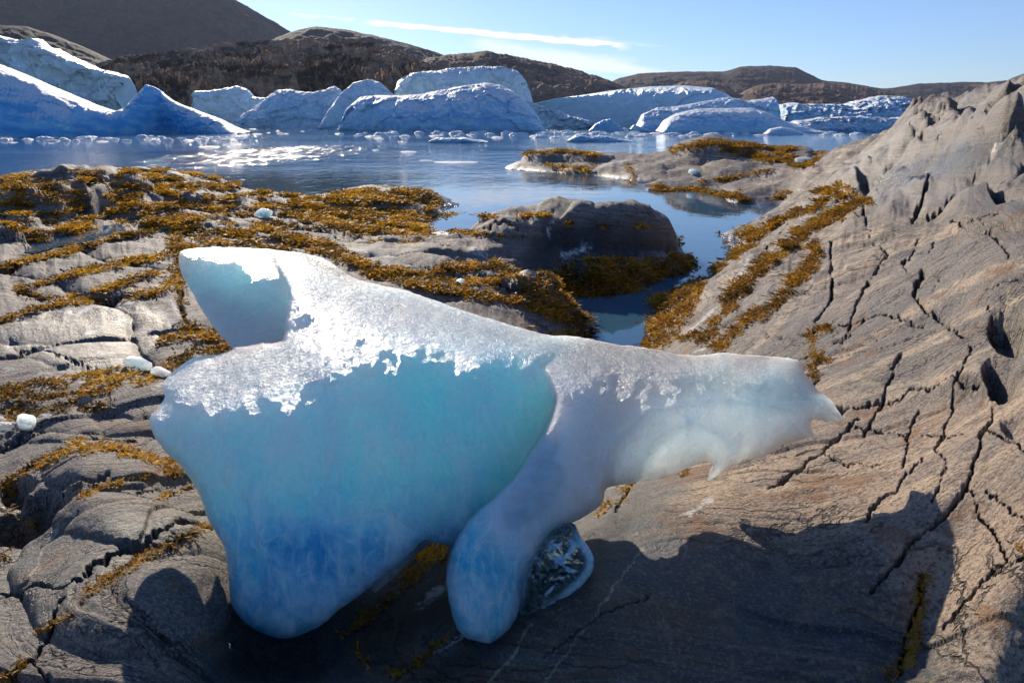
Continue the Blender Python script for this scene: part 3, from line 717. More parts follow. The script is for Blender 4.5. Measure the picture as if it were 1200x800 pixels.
bs = W.bsdf(Base_Color=(.05, .13, .19), Roughness=W.math('MULTIPLY_ADD', gust, .11, .035), Normal=nb, IOR=1.333)
M_WATER = W.done(bs)
wv = np.array([(-4200, -200, 0), (4200, -200, 0), (4200, 4200, 0), (-4200, 4200, 0)])
sea = mesh_np('sea_water', wv, np.array([[0, 1, 2, 3]]), M_WATER, smooth=False)
tag(sea, 'calm blue bay water', 'water', kind='structure')

pp = at_z([p[0] for p in [(14,294),(24,281),(60,273),(100,267),(142,262),(148,272),(114,282),(72,288),(40,297)]], [p[1] for p in [(14,294),(24,281),(60,273),(100,267),(142,262),(148,272),(114,282),(72,288),(40,297)]], POOLZ-.025)
pool = mesh_np('rock_pool_water', pp, np.array([list(range(9))]), M_WATER, smooth=False)
tag(pool, 'still water in a rock pool among the left slabs', 'water', kind='structure')
# ------------------------------------------------------------------ hills across the bay
def interp_prof(prof, n_per_px=1.0, wig=1.2, seed=0, lo=None, hi=None):
    p = np.array(prof, float)
    px = np.linspace(p[0, 0], p[-1, 0], int((p[-1, 0]-p[0, 0])*n_per_px)+1)
    py = np.interp(px, p[:, 0], p[:, 1])
    k = np.hanning(9); k /= k.sum()
    py = np.convolve(np.pad(py, 4, 'edge'), k, 'valid')
    py = py + wig*fbm2(px*.05, px*0+seed, 4, seed) + wig*.5*fbm2(px*.25, px*0, 3, seed+3)
    return px, py

def hill_mat(name, base, alt, pale, scale, strength, dist):
    H = NT(name); P = H.pos()
    v = H.scale(P, (1, 1, 2.2))
    a = H.noise(v, scale, 8, .66, .5); b = H.noise(v, scale*6, 7, .7); r = H.n('TexNoise', noise_type='RIDGED_MULTIFRACTAL')
    H.put(r.inputs['Vector'], v); r.inputs['Scale'].default_value = scale*2.5; r.inputs['Detail'].default_value = 6
    c = H.mix(H.ramp(a, .45, .55), base, alt)
    c = H.mix(H.ramp(b, .52, .62, 0, .45), c, pale)
    c = H.mix(H.ramp(b, .48, .38, 0, .5), c, tuple(x*.35 for x in base))
    h = H.math('ADD', H.math('MULTIPLY', a, .8), H.math('ADD', H.math('MULTIPLY', b, .4), H.math('MULTIPLY', r.outputs[0], .10)))
    bs = H.bsdf(Base_Color=c, Roughness=.9, Normal=H.bump(h, strength, dist))
    bs.inputs['Specular IOR Level'].default_value = .2
    return H.done(bs)

def hill(label, prof, dist, mat, front=.72, amp=.10, nsc=3.0, seed=0, wig=1.0, shape=1.4, rows=70, npp=.8, lines=1.0):
    px, py = interp_prof(prof, npp, wig, seed)
    dx, dy, dz = ray(px, py); t = dist/dy
    cx = dx*t; cz = np.maximum(CAMZ+dz*t, .5)
    s = np.r_[np.linspace(0, 1, rows), np.linspace(1, 2, 14)[1:]]
    S, CX = np.meshgrid(s, cx, indexing='ij'); CZ = np.broadcast_to(cz, S.shape)
    f = np.where(S <= 1, S, 2-S)
    yfrac = np.where(S <= 1, front+(1-front)*S, 1+(S-1)*.35)
    Y = dist*yfrac; X = CX*yfrac
    sc = nsc/dist*6
    n = fbm2(X*sc+.35*lines*Y*sc, Y*sc*.9*lines, 6, seed+40, gain=.55, ridged=True)
    n2 = fbm2(X*sc*.35+3, Y*sc*.4, 3, seed+50)
    w = np.sin(np.clip(f, 0, 1)*math.pi)**.7
    h = 1-(1-f)**shape
    Z = CZ*h + 1.5*amp*CZ.mean()*((n-.75)*w*.75+(n2-.5)*w*.8) + amp*.10*CZ.mean()*(n-.5)
    # the ridge must stay the skyline: keep the near slope below the sight line to it
    lim = CAMZ+(CZ-CAMZ)*(Y/dist)
    Z = np.minimum(Z, lim-.004*CZ.mean()*np.abs(1-S)+.008*CZ.mean()*n*(S > .9))
    Z = Z-.02*dist*(S == 0)
    V = np.stack([X, Y, Z], -1).reshape(-1, 3)
    o = mesh_np('hill', V, grid_faces(*S.shape), mat)
    tag(o, label, 'hill', kind='structure')
    return o
M_FAR = hill_mat('far_hill_rock', (.020, .016, .022), (.060, .038, .034), (.11, .085, .08), .006, .9, 14)
M_MID = hill_mat('mid_hill_rock', (.10, .060, .045), (.26, .14, .085), (.32, .23, .17), .012, .9, 8)
M_HUMP = hill_mat('hump_rock', (.15, .090, .055), (.52, .32, .19), (.66, .50, .36), .030, 1.0, 6)
M_DARK = hill_mat('dark_hill_rock', (.035, .026, .024), (.055, .038, .032), (.11, .09, .08), .012, .9, 6)
hill('high dark mountain rising beyond the frame at the far left', [(-420,30),(-250,-30),(-100,-70),(50,-60),(150,-45),(220,-25),(262,-8),(300,13),(330,31),(352,44),(420,70),(520,100),(600,135)], 2600, M_FAR, amp=.10, nsc=4, seed=1, wig=.8)
hill('low dark shoulder in front of the mountain', [(-200,20),(-60,22),(0,29),(30,31),(60,40),(100,56),(133,71),(190,105),(230,135)], 1000, M_DARK, amp=.05, nsc=4, seed=2, wig=.6)
hill('long brown ridge behind the rocky hump', [(250,100),(320,46),(345,36),(370,31),(400,34),(440,42),(480,52),(510,61),(560,78),(640,105),(700,135)], 1900, M_FAR, amp=.07, nsc=4, seed=3, wig=.9)
hill('brown ridge sloping down to a pass', [(400,120),(470,78),(510,66),(545,62),(570,60),(600,65),(640,73),(680,83),(712,93),(735,103),(760,125),(775,140)], 1350, M_MID, amp=.12, nsc=6, seed=4, wig=2.2)
hill('far ridge with a flat top at the right', [(640,135),(700,102),(725,92),(750,86),(800,84),(850,84),(868,78),(900,77),(933,79),(963,94),(1000,98),(1033,104),(1047,103),(1077,98),(1133,96),(1250,100),(1400,110)], 2700, M_FAR, amp=.08, nsc=5, seed=5, wig=.8)
hill('nearer reddish hill behind the icebergs', [(700,138),(760,112),(800,96),(830,94),(850,99),(866,110),(885,101),(905,97),(935,99),(967,97),(1000,100),(1035,107),(1060,116),(1100,135)], 1600, M_MID, amp=.13, nsc=6, seed=6, wig=2.2)
hill('bare banded rock hump above the icebergs', [(60,150),(100,92),(118,73),(145,66),(200,60),(250,52),(300,48),(360,45),(420,46),(452,53),(480,63),(505,76),(530,96),(560,140)], 430, M_HUMP, front=.55, amp=.34, nsc=6, lines=1.8, seed=7, wig=2.6, shape=1.25, rows=190, npp=1.3)
# land continuing round the bay outside the frame
hill('coastal hills continuing along the shore at the right', [(1130,100),(1300,80),(1500,60),(1800,70)], 1700, M_MID, seed=8)

# ------------------------------------------------------------------ icebergs
def berg_mat():
    B = NT('iceberg_ice'); P = B.pos()
    g = B.n('NewGeometry'); sp = B.n('SeparateXYZ'); B.t.links.new(g.outputs['Normal'], sp.inputs[0])
    rough_a, snow_a, tint_a = B.rgb('ice')
    a = B.noise(P, .30, 6, .6, .6); b = B.noise(P, 1.8, 7, .66); c3 = B.noise(B.scale(P, (1, 1, 4)), .25, 5, .6)
    blue = B.mix(B.ramp(c3, .40, .62), (.07, .43, .86), (.26, .66, .90))
    blue = B.mix(tint_a, blue, (.80, .91, .92))
    snow = B.math('MULTIPLY', B.ramp(B.math('ADD', sp.outputs[2], B.math('MULTIPLY', B.math('SUBTRACT', b, .5), .5)), .50, .80), snow_a, clamp=True)
    col = B.mix(snow, blue, (.86, .87, .88))
    h = B.math('ADD', B.math('MULTIPLY', b, .5), B.math('MULTIPLY', a, .6))
    v = B.voro(P, 1.1)
    h = B.math('ADD', h, B.math('MULTIPLY_ADD', B.math('MULTIPLY', v, rough_a), .5, B.math('MULTIPLY', B.voro(B.scale(P, (1, 1, .5)), .32, 'F1'), .5)))
    bs = B.bsdf(Base_Color=col, Roughness=B.math('MULTIPLY_ADD', snow, .3, .35), Normal=B.bump(h, 1.0, 1.1))
    bs.inputs['Subsurface Weight'].default_value = .35; bs.inputs['Subsurface Radius'].default_value = (.4, .9, 1.4); bs.inputs['Subsurface Scale'].default_value = 1.0
    return B.done(bs)
M_BERG = berg_mat()

def berg(label, prof, base, depth=10, crest=.5, shape='dome', amp=.6, nsc=.25, seed=0, wig=.6, snow=1.0, tint=0.0, rough=0.0, ribs=0.0, rows=60, name='iceberg', group=None, back=1.0, npp=1.6):
    """base: waterline pixels; the crest of the berg stands depth*crest behind it"""
    if seed != 11: tint = min(1.0, tint+.32)
    px, py = interp_prof(prof, npp, wig, seed)
    bpy_ = np.interp(px, *np.array(base, float).T) if hasattr(base, '__len__') else np.full(px.shape, float(base))
    F0 = at_z(px, bpy_, 0.0)
    yf = F0[:, 1]; dx, dy, dz = ray(px, py)
    yc = yf.mean()*.3+yf*.7+depth*crest
    t = yc/dy; cx = dx*t; cz = np.maximum(CAMZ+dz*t, .02)
    s = np.r_[np.linspace(0, 1, rows), np.linspace(1, 2, rows//3)[1:]]
    S = np.broadcast_to(s[:, None], (len(s), len(px)))
    f = np.where(S <= 1, S, 2-S)
    if shape == 'dome': g = 1-np.cos(f*math.pi/2); h = np.sin(f*math.pi/2)
    elif shape == 'slope': g = f; h = f**1.15
    elif shape == 'cliff': g = f**2.6; h = 1-(1-f)**2.2
    else: g = f**1.5; h = 1-(1-f)**1.6
    gb = (1-np.cos(f*math.pi/2)); 
    yb = yc+depth*(1-crest)*back
    Y = np.where(S <= 1, yf+(yc-yf)*g, yb+(yc-yb)*gb)
    k = Y/yc
    X = cx*(.5+.5*k)
    Z = cz*np.where(S <= 1, h, np.sin(f*math.pi/2))
    hh = cz.mean()
    n = fbm3(X*nsc, Y*nsc*.6, Z*nsc*1.3+seed, 5, seed+7, gain=.55)
    n2 = fbm3(X*nsc*3, Y*nsc*2, Z*nsc*3+seed, 4, seed+9, ridged=True)
    w = np.sin(np.clip(f, 0, 1)*math.pi)**.5*np.sign(1-S+1e-6)
    Y = Y-amp*2.2*n*np.clip(w, 0, 1)-amp*1.15*n2*np.clip(w, 0, 1)
    Z = Z+amp*.55*(n+.5*n2)*np.clip(np.sin(f*math.pi), 0, 1)+amp*.10*n2*f
    c1, c2, cc = voronoi2(X*nsc*1.5+.5*n, Z*nsc*2.6+Y*nsc*.5+.5*n2, seed+60)
    c3, c4, cd = voronoi2(X*nsc*4+.5*n2, Z*nsc*6+Y*nsc, seed+61)
    Y = Y+amp*np.clip(w, 0, 1)*(1.3*(cc-.5)+.45*(cd-.5)-.5*np.exp(-((c2-c1)/.06)**2))
    if ribs: Y = Y-ribs*np.abs(np.sin(X*.55+1.5*fbm2(X*.1, Z*.2, 3, seed)+Z*.1))**.6*np.clip(w, 0, 1)
    lim = CAMZ+(cz-CAMZ)*(Y/yc)
    Z = np.where(S < 1, np.minimum(Z, np.where(lim > cz*.2, lim+.02*hh, Z)), Z)
    Z = np.where(f <= 0, -.5, Z)
    V = np.stack([X, Y, Z], -1).reshape(-1, 3)
    N = len(V)
    o = mesh_np(name, V, grid_faces(*S.shape), M_BERG, attrs={'ice': np.c_[np.full(N, rough), np.full(N, snow), np.full(N, tint)]})
    tag(o, label, 'iceberg' if name == 'iceberg' else 'ice floe', group)
    return o
BG = 'icebergs grounded across the bay'
berg('huge deep blue iceberg sloping down from the left edge to a small peak',
     [(-160,40),(-60,58),(0,76),(30,88),(70,106),(110,123),(135,131),(150,126),(160,112),(171,99),(184,104),(200,118),(225,128),(255,140),(275,152),(284,157)], [(-160,163),(0,162),(100,160),(190,156),(284,157)], depth=22, crest=.45, shape='soft', amp=.5, nsc=.12, seed=11, wig=1.0, snow=.9, group=BG)
berg('pale weathered iceberg with pinnacles behind the big blue one at the left edge',
     [(-90,60),(-40,44),(0,43),(15,48),(35,50),(48,46),(58,56),(75,63),(95,72),(112,80),(128,86),(140,88),(149,90),(152,100),(148,120),(156,152)], 154, depth=16, crest=.4, shape='cliff', amp=2.6, nsc=.13, seed=12, wig=3.4, tint=.9, snow=.5, group=BG)
berg('low flat topped pale iceberg beside the little peak, in front of the brown hump',
     [(224,146),(230,108),(245,107),(262,105),(278,101),(290,106),(298,114),(315,116),(330,120),(335,147)], 149.5, depth=14, crest=.4, shape='cliff', amp=1.2, nsc=.10, seed=13, wig=2.0, tint=.5, snow=.5, group=BG)
berg('blue iceberg with a rounded front and two small peaks left of the big domes',
     [(272,150),(292,133),(310,118),(325,106),(340,105),(352,108),(368,109),(382,106),(392,101),(400,107),(408,150)], 150.5, depth=16, crest=.5, shape='dome', amp=1.4, nsc=.10, seed=14, wig=2.2, tint=.2, group=BG)
berg('rounded light blue iceberg at the left flank of the ribbed dome',
     [(378,151),(384,133),(398,112),(415,97),(432,93),(446,97),(462,112),(480,152)], 151.5, depth=12, crest=.5, shape='dome', amp=.9, nsc=.12, seed=15, wig=.8, tint=.35, group=BG)
berg('tall pale iceberg block with a level top rising behind the white capped dome',
     [(460,140),(468,97),(485,87),(510,84),(540,80),(565,79),(590,80),(606,84),(616,96),(622,112),(628,140)], 150.3, depth=22, crest=.5, shape='cliff', amp=1.6, nsc=.08, seed=16, wig=1.8, tint=.7, snow=.6, group=BG)
berg('big domed blue iceberg with ribbed flank and a sparkling white cap',
     [(402,152),(410,127),(424,115),(445,112),(470,113),(495,111),(520,106),(545,101),(570,98),(585,100),(600,107),(615,118),(628,133),(636,150),(642,155)], [(402,153),(470,154.6),(560,155.2),(642,155)], depth=24, crest=.62, shape='dome', amp=.8, nsc=.11, seed=17, wig=.8, snow=1.0, ribs=1.2, rows=90, group=BG)
berg('rubbly low ice slope tumbling right of the white capped dome',
     [(600,152),(605,115),(625,121),(645,128),(668,136),(690,143),(705,150)], 151.5, depth=10, crest=.5, shape='dome', amp=1.6, nsc=.22, seed=18, wig=2.0, rough=1, tint=.3, group=BG)
berg('long smooth wedge shaped turquoise iceberg rising gently to a level top',
     [(628,121),(650,116),(680,112),(720,106),(760,102),(800,101),(830,104),(848,112),(862,147)], [(628,146),(862,148.6)], depth=26, crest=.45, shape='cliff', amp=.9, nsc=.05, seed=19, wig=.4, tint=.35, snow=.35, group=BG)
berg('ridged blue iceberg with a sharp upturned tip in the middle distance',
     [(745,152),(752,134),(770,127),(800,124),(830,118),(855,114),(875,118),(893,117),(906,113),(909,124),(906,140),(925,152)], 152.6, depth=14, crest=.55, shape='soft', amp=.9, nsc=.12, seed=20, wig=1.3, snow=.8, group=BG)
berg('low humped blue iceberg with a smooth back before the ridged one',
     [(770,155),(778,141),(792,133),(815,128),(850,127),(880,127),(900,133),(915,141),(935,148),(960,155)], 156.4, depth=13, crest=.6, shape='dome', amp=.5, nsc=.12, seed=21, wig=.5, snow=.9, tint=.05, group=BG)
berg('broad rough iceberg with a crumbled white surface and a rounded summit near the right shore',
     [(900,150),(912,124),(925,121),(940,124),(965,123),(985,124),(1005,118),(1022,114),(1045,114),(1060,118),(1075,121),(1088,124),(1110,135),(1125,150)], [(900,150.5),(1000,151.5),(1125,152)], depth=30, crest=.6, shape='dome', amp=2.0, nsc=.16, seed=22, wig=2.0, rough=1, snow=.9, rows=80, group=BG)
berg('low crumbled ice tongue spread at the foot of the rough iceberg',
     [(915,154),(930,143),(960,138),(1000,137),(1040,139),(1075,137),(1110,152)], 155.2, depth=14, crest=.6, shape='dome', amp=1.0, nsc=.3, seed=23, wig=1.6, rough=1, snow=1, group=BG)
berg('small flat white ice floe like an upturned boat before the rough iceberg',
     [(895,157.6),(902,151),(915,148.6),(930,151.5),(944,157)], 158.2, depth=4, crest=.5, shape='dome', amp=.15, nsc=.6, seed=24, wig=.3, tint=.2, name='ice_floe', rows=24)
berg('small bright turquoise ice lump floating between the domed and ridged icebergs',
     [(690,154),(698,145),(708,140),(716,139),(724,146),(732,153)], 154.4, depth=3, crest=.5, shape='dome', amp=.5, nsc=.5, seed=25, wig=1.2, snow=.2, name='ice_floe', rows=24)
berg('long thin blue floe with a jagged top before the white capped dome',
     [(503,166),(512,161.5),(530,162.5),(545,161),(555,164),(572,166.5)], 167.4, depth=3, crest=.5, shape='dome', amp=.3, nsc=.8, seed=26, wig=.8, snow=.4, name='ice_floe', rows=24)
berg('low white floe with a blue front before the turquoise lump',
     [(665,165),(675,158),(690,160),(705,159),(725,163),(742,166)], 166.4, depth=3, crest=.5, shape='dome', amp=.3, nsc=.8, seed=27, wig=.9, snow=.6, name='ice_floe', rows=24)
berg('blue blocky floe standing before the long wedge shaped iceberg',
     [(738,152),(742,146),(750,149),(760,152),(765,155)], 155, depth=3, crest=.5, shape='cliff', amp=.3, nsc=.8, seed=28, wig=.6, snow=.5, name='ice_floe', rows=20)

# brash ice: many small fragments drifting below the icebergs
def floe_mesh(seed):
    n, m = 22, 9
    th = np.linspace(0, 2*math.pi, n, endpoint=False); rr = np.linspace(0, 1, m)
    R_, T_ = np.meshgrid(rr, th, indexing='ij')
    out = 1+.35*fbm2(np.cos(T_)*1.6+seed*5.1, np.sin(T_)*1.6, 3, seed)
    x = R_*np.cos(T_)*out; y = R_*np.sin(T_)*out*.8
    z = .30*(1-R_**3)*(.6+.9*np.abs(fbm2(x*2.2, y*2.2, 3, seed+3)))-.08*R_**2
    i = np.arange(n*m).reshape(m, n); j = np.roll(i, -1, 1)
    f = np.stack([i[:-1], i[1:], j[1:], j[:-1]], -1).reshape(-1, 4)
    return np.stack([x, y, z], -1).reshape(-1, 3), f
protos = []
for k in range(7):
    v, f = floe_mesh(200+k)
    o = mesh_np('ice_fragment', v, f, M_BERG, attrs={'ice': np.c_[np.zeros(len(v)), np.full(len(v), 1.0), np.full(len(v), .3)]})
    protos.append(o)
spots = []
def put_frag(px, py, w, hgt=1.0):
    spots.append((px, py, w, hgt))
for k in range(60): put_frag(RNG.uniform(0, 290), RNG.uniform(160.5, 165.5), RNG.uniform(4, 20), RNG.uniform(.4, 1.3))
for k in range(90): put_frag(RNG.uniform(390, 770), 155.8+abs(RNG.normal(0, 3.2)), RNG.uniform(4, 22), RNG.uniform(.4, 1.6))
for k in range(40): put_frag(RNG.uniform(600, 760), 150.5+RNG.uniform(0, 7), RNG.uniform(4, 16), RNG.uniform(.5, 1.2))
for k in range(45): put_frag(RNG.uniform(760, 1060), 156.5+abs(RNG.normal(0, 2.0)), RNG.uniform(5, 22), RNG.uniform(.4, 1.4))
for k in range(18): put_frag(RNG.uniform(280, 400), RNG.uniform(150, 158), RNG.uniform(4, 14), RNG.uniform(.3, .7))
for px, py, w in [(245,172,26),(262,194,14),(262,183,5),(478,178,26),(535,190,60),(500,188,22),(440,176,12),(700,178,14),(783,178,12),(690,192,18),(720,248,14),(640,240,12),(330,186,8),(15,167,14),(120,166,20),(60,168,10),(285,211,6),(740,283,5),(660,230,6),(872,236,8)]:
    put_frag(px, py, w, .25)
first = [False]*len(protos)
for q, (px, py, w, hg) in enumerate(spots):
    k = q % len(protos)
    o = protos[k] if not first[k] else protos[k].copy()
    if first[k]: COL.objects.link(o)
    first[k] = True
    p = at_z(px, py, 0.0); t = p[1]
    sc = w*t/F/2
    o.location = (p[0], p[1], 0.0); o.rotation_euler = (0, 0, RNG.uniform(0, 6.28)); o.scale = (sc, sc*.9, min(sc, 1.2)*hg*(.35 if t < 45 else 1))
    if t < 60: tag(o, 'thin flat scrap of ice drifting on the open water of the bay', 'ice fragment', 'ice scraps on open water')
    else: tag(o, 'small white ice fragment floating in the brash below the icebergs', 'ice fragment', 'brash ice below the icebergs')
# ------------------------------------------------------------------ the stranded block of glacier ice
def smooth_poly(poly, step=3.0, wig=0.0, seed=0):
    p = np.array(poly, float); n = len(p); out = []
    for i in range(n):
        p0, p1, p2, p3 = p[i-1], p[i], p[(i+1) % n], p[(i+2) % n]
        m = max(1, int(np.hypot(*(p2-p1))/step))
        for k in range(m):
            t = k/m
            out.append(.5*((2*p1)+(-p0+p2)*t*.8+(2*p0-5*p1+4*p2-p3)*t*t*.8+(-p0+3*p1-3*p2+p3)*t**3*.8)+.1*0 if False else
                       (lambda c: c)(p1*(2*t**3-3*t**2+1)+p2*(-2*t**3+3*t**2)+.4*(p2-p0)*(t**3-2*t**2+t)+.4*(p3-p1)*(t**3-t**2)))
    o = np.array(out)
    if wig:
        o = o+np.c_[wig*fbm2(o[:, 0]*.09, o[:, 1]*.09, 3, seed), wig*fbm2(o[:, 0]*.09+9, o[:, 1]*.09, 3, seed+1)]
    return o

def nearest_on(poly, x, y):
    best = np.full(x.shape, 1e9); bx = x.copy(); by = y.copy()
    n = len(poly)
    for i in range(n):
        ax, ay = poly[i]; cx, cy = poly[(i+1) % n]; vx, vy = cx-ax, cy-ay
        t = np.clip(((x-ax)*vx+(y-ay)*vy)/(vx*vx+vy*vy+1e-9), 0, 1)
        qx, qy = ax+t*vx, ay+t*vy; d = np.hypot(x-qx, y-qy); m = d < best
        best = np.where(m, d, best); bx = np.where(m, qx, bx); by = np.where(m, qy, by)
    return bx, by

def sheet_body(name, poly, front, back, step, mat, attrs, parent=None):
    """closed solid between a near and a far surface that meet along a traced rim"""
    x0, y0 = poly.min(0)-step*2; x1, y1 = poly.max(0)+step*2
    gx = np.arange(x0, x1, step); gy = np.arange(y0, y1, step)
    X, Y = np.meshgrid(gx, gy); sd = poly_sd(X, Y, poly); ins = sd > 0
    cell = ins[:-1, :-1] | ins[:-1, 1:] | ins[1:, :-1] | ins[1:, 1:]
    used = np.zeros_like(ins)
    for a in (slice(None, -1), slice(1, None)):
        for b in (slice(None, -1), slice(1, None)): used[a, b] |= cell
    rim = used & ~ins
    bx, by = nearest_on(poly, X[rim], Y[rim]); X[rim] = bx; Y[rim] = by; sd[rim] = 0
    idx = -np.ones(X.shape, int); un = np.where(used.ravel())[0]; idx.ravel()[un] = np.arange(len(un))
    x = X.ravel()[un]; y = Y.ravel()[un]; d = np.clip(sd.ravel()[un], 0, None); isr = rim.ravel()[un]
    tf = front(x, y, d); tb = back(x, y, d, tf); tb = np.where(isr, tf, np.maximum(tb, tf+.004))
    Vf = at_t(x, y, tf)
    bi = np.where(isr, np.arange(len(un)), len(un)+np.cumsum(~isr)-1)
    Vb = at_t(x[~isr], y[~isr], tb[~isr])
    q = np.argwhere(cell); a = idx[q[:, 0], q[:, 1]]; b = idx[q[:, 0], q[:, 1]+1]; c = idx[q[:, 0]+1, q[:, 1]+1]; e = idx[q[:, 0]+1, q[:, 1]]
    Ff = np.stack([a, e, c, b], -1); Fb = np.stack([bi[a], bi[b], bi[c], bi[e]], -1)
    at = attrs(x, y, d)
    at = {k: np.concatenate([v, v[~isr]]) for k, v in at.items()}
    return mesh_np(name, np.concatenate([Vf, Vb]), np.concatenate([Ff, Fb]), mat, attrs=at, parent=parent)

OUT = [(212,294),(250,290),(300,291),(350,296),(380,303),(400,317),(420,328),(450,335),(480,342),(510,352),(540,363),(570,372),(600,381),(640,392),(680,395),(720,403),(760,408),(800,416),(835,415),(850,413),(880,416),(910,418),(935,422),(945,440),(960,458),(975,470),(987,491),(975,494),(955,491),(950,494),(953,510),(935,516),(920,520),(905,530),(890,536),(870,540),(850,551),(838,559),(828,563),(832,552),(835,544),(826,540),(805,549),(785,558),(770,562),(740,566),(712,572),(705,590),(690,602),(672,612),(655,622),(640,635),(625,655),(616,680),(612,700),(605,722),(595,741),(575,753),(550,749),(536,737),(528,712),(523,680),(524,655),(524,640),(500,634),(490,641),(470,660),(445,680),(420,698),(400,712),(375,733),(345,746),(325,747),(300,738),(280,722),(270,702),(267,670),(262,640),(245,610),(234,580),(215,550),(195,530),(180,510),(175,490),(185,478),(193,465),(190,450),(200,438),(225,420),(250,416),(272,409),(258,393),(238,366),(224,340),(211,317)]
OUTS = smooth_poly(OUT, 3.0, 1.3, 301)
def rbf(pts, lam=.05):
    p = np.array(pts, float); m = tps_fit(p[:, :2]/300, p[:, 2], lam)
    return lambda x, y: tps_eval(m, x/300, y/300)
fB = rbf([(212,300,2.85),(300,293,3.05),(250,340,2.74),(230,360,2.66),(272,405,2.50),(320,400,2.56),(335,350,2.72),(290,350,2.76),(260,310,2.86),(330,320,2.86),(345,300,3.02),(400,320,2.95),(300,330,2.80),(400,400,2.7)], .002)
fM = rbf([(335,297,3.02),(400,320,2.95),(500,351,2.86),(600,382,2.76),(700,398,2.68),(350,345,2.58),(420,368,2.52),(500,392,2.44),(580,415,2.40),(345,400,2.34),(400,420,2.20),(440,430,2.22),
 (400,480,2.04),(400,550,1.98),(350,650,1.94),(325,742,1.94),(275,700,1.95),(245,600,1.98),(205,540,2.02),(182,492,2.07),(215,430,2.30),(280,413,2.38),(330,405,2.36),(300,450,2.12),(240,470,2.10),(375,440,2.12),
 (500,450,2.22),(500,550,2.12),(500,620,2.07),(440,680,1.99),(600,480,2.30),(570,560,2.20),(630,450,2.38),(640,520,2.3),(525,620,2.12),(640,420,2.5),(700,450,2.5),(700,600,2.3)], .002)
fW = rbf([(700,398,2.68),(760,408,2.62),(850,414,2.54),(935,424,2.44),(985,491,2.28),(640,395,2.72),(650,432,2.42),(654,470,2.22),(640,505,2.12),(612,545,2.03),(590,580,1.96),(560,610,1.91),(530,660,1.87),(575,752,1.80),(600,700,1.86),(600,650,1.88),
 (660,560,2.06),(690,500,2.20),(700,455,2.34),(760,445,2.40),(800,470,2.31),(800,520,2.29),(850,540,2.32),(900,450,2.36),(900,520,2.31),(940,500,2.29),(960,475,2.30),(720,560,2.18),(780,555,2.27),(650,615,1.99),(690,590,2.08),(616,680,1.90)], .002)
PM = smooth_poly([(338,200),(337,345),(334,375),(331,398),(305,402),(272,404),(150,400),(120,600),(250,800),(560,800),(700,600),(1000,500),(1000,200)], 8)
PW = smooth_poly([(640,200),(652,400),(628,424),(640,440),(650,462),(648,480),(638,505),(622,528),(604,556),(582,580),(556,602),(538,626),(526,652),(515,700),(520,800),(750,800),(1050,560),(1050,200)], 6)
def ice_front(x, y, d):
    tB = fB(x, y); tM = fM(x, y); tW = fW(x, y)
    sM = poly_sd(x, y, PM)+2.5*fbm2(x*.05, y*.05, 3, 311); sW = poly_sd(x, y, PW)+1.5*fbm2(x*.06, y*.06, 3, 312)
    def rnd(s, w, r): 
        k = 1-np.clip(s/w, 0, 1); return r*(1-np.sqrt(np.clip(1-k*k, 0, 1)))
    tB = np.where(y > 425, tM+.3, tB)
    t = tB+(np.minimum(tM, tB)+rnd(sM, 14, .02)-tB)*sstep(-1, 5, sM)
    topfade = sstep(400, 440, y)
    tw = tW+rnd(sW, 13, .035)*topfade
    t = t+(tw-t)*sstep(-1.5, 4, sW)*(topfade+(1-topfade)*sstep(0, 60, sW))
    # melt hollows, flutes and pitting
    t = t+.030*fbm2(x*.012, y*.010, 3, 321)+(.016-.011*crust(x, y))*fbm2(x*.035, y*.03, 3, 322)+(1-crust(x, y))*.016*np.abs(fbm2(x*.018+.008*y, y*.014, 3, 327))
    cr = crust(x, y)
    t = t+cr*(.004*fbm2(x*.16, y*.22, 4, 323, gain=.65))+(1-cr)*(.0035*fbm2(x*.10, y*.06, 4, 324)+.009*fbm2(x*.022+.01*y, y*.016, 4, 326, ridged=True))
    # overlapping melt lobes on the lower left foot
    for poly, h in [([(300,560),(340,600),(360,640),(400,700),(380,760),(260,760),(240,600)],.02),([(380,560),(440,590),(500,640),(430,720),(400,700),(370,640)],.018),([(262,600),(285,640),(300,680),(310,760),(240,740),(220,600)],.022)]:
        s = poly_sd(x, y, poly)+5*fbm2(x*.03, y*.03, 2, 325)
        t = t-h*sstep(-6, 16, s)*np.exp(-np.clip(s, 0, None)/60)
    # flute running down the centre leg
    s = seg_dist(x, y, [(645,520),(615,590),(590,650),(585,740)]); t = t+.016*np.exp(-(s/14)**2)
    s = seg_dist(x, y, [(600,600),(640,612),(690,590)]); t = t+.02*np.exp(-(s/16)**2)
    for pts, h, wd_ in [([(378,425),(390,500),(378,580),(360,660)],.014,16),([(235,470),(285,560),(310,640),(322,720)],.012,14),([(700,575),(712,520),(760,480),(850,468),(930,478)],.012,10),([(742,562),(765,512),(812,492),(862,520)],.010,8),([(470,400),(462,480),(480,560),(470,640)],.010,20),
      ([(400,610),(450,600),(500,632)],.012,8),([(300,640),(360,612),(420,640),(440,700)],.010,8),([(560,430),(575,500),(545,590)],.010,18),([(545,720),(552,660),(575,610)],.010,6),([(585,735),(590,690),(606,650)],.010,6)]:
        s = seg_dist(x+5*fbm2(x*.03, y*.03, 3, 328), y, pts); t = t-2.1*h*np.exp(-s/(wd_*.8))
    w = 20.0; k = 1-np.clip(d/w, 0, 1)
    return t+.055*(1-np.sqrt(np.clip(1-k*k, 0, 1)))
def ice_back(x, y, d, tf):
    body = sstep(720, 560, x)*sstep(300, 380, y)
    th = .14+.24*body
    k = 1-np.clip(d/60, 0, 1)
    return tf+th*np.sqrt(np.clip(1-k*k, 0, 1))*(1+.15*fbm2(x*.02, y*.02, 3, 331))
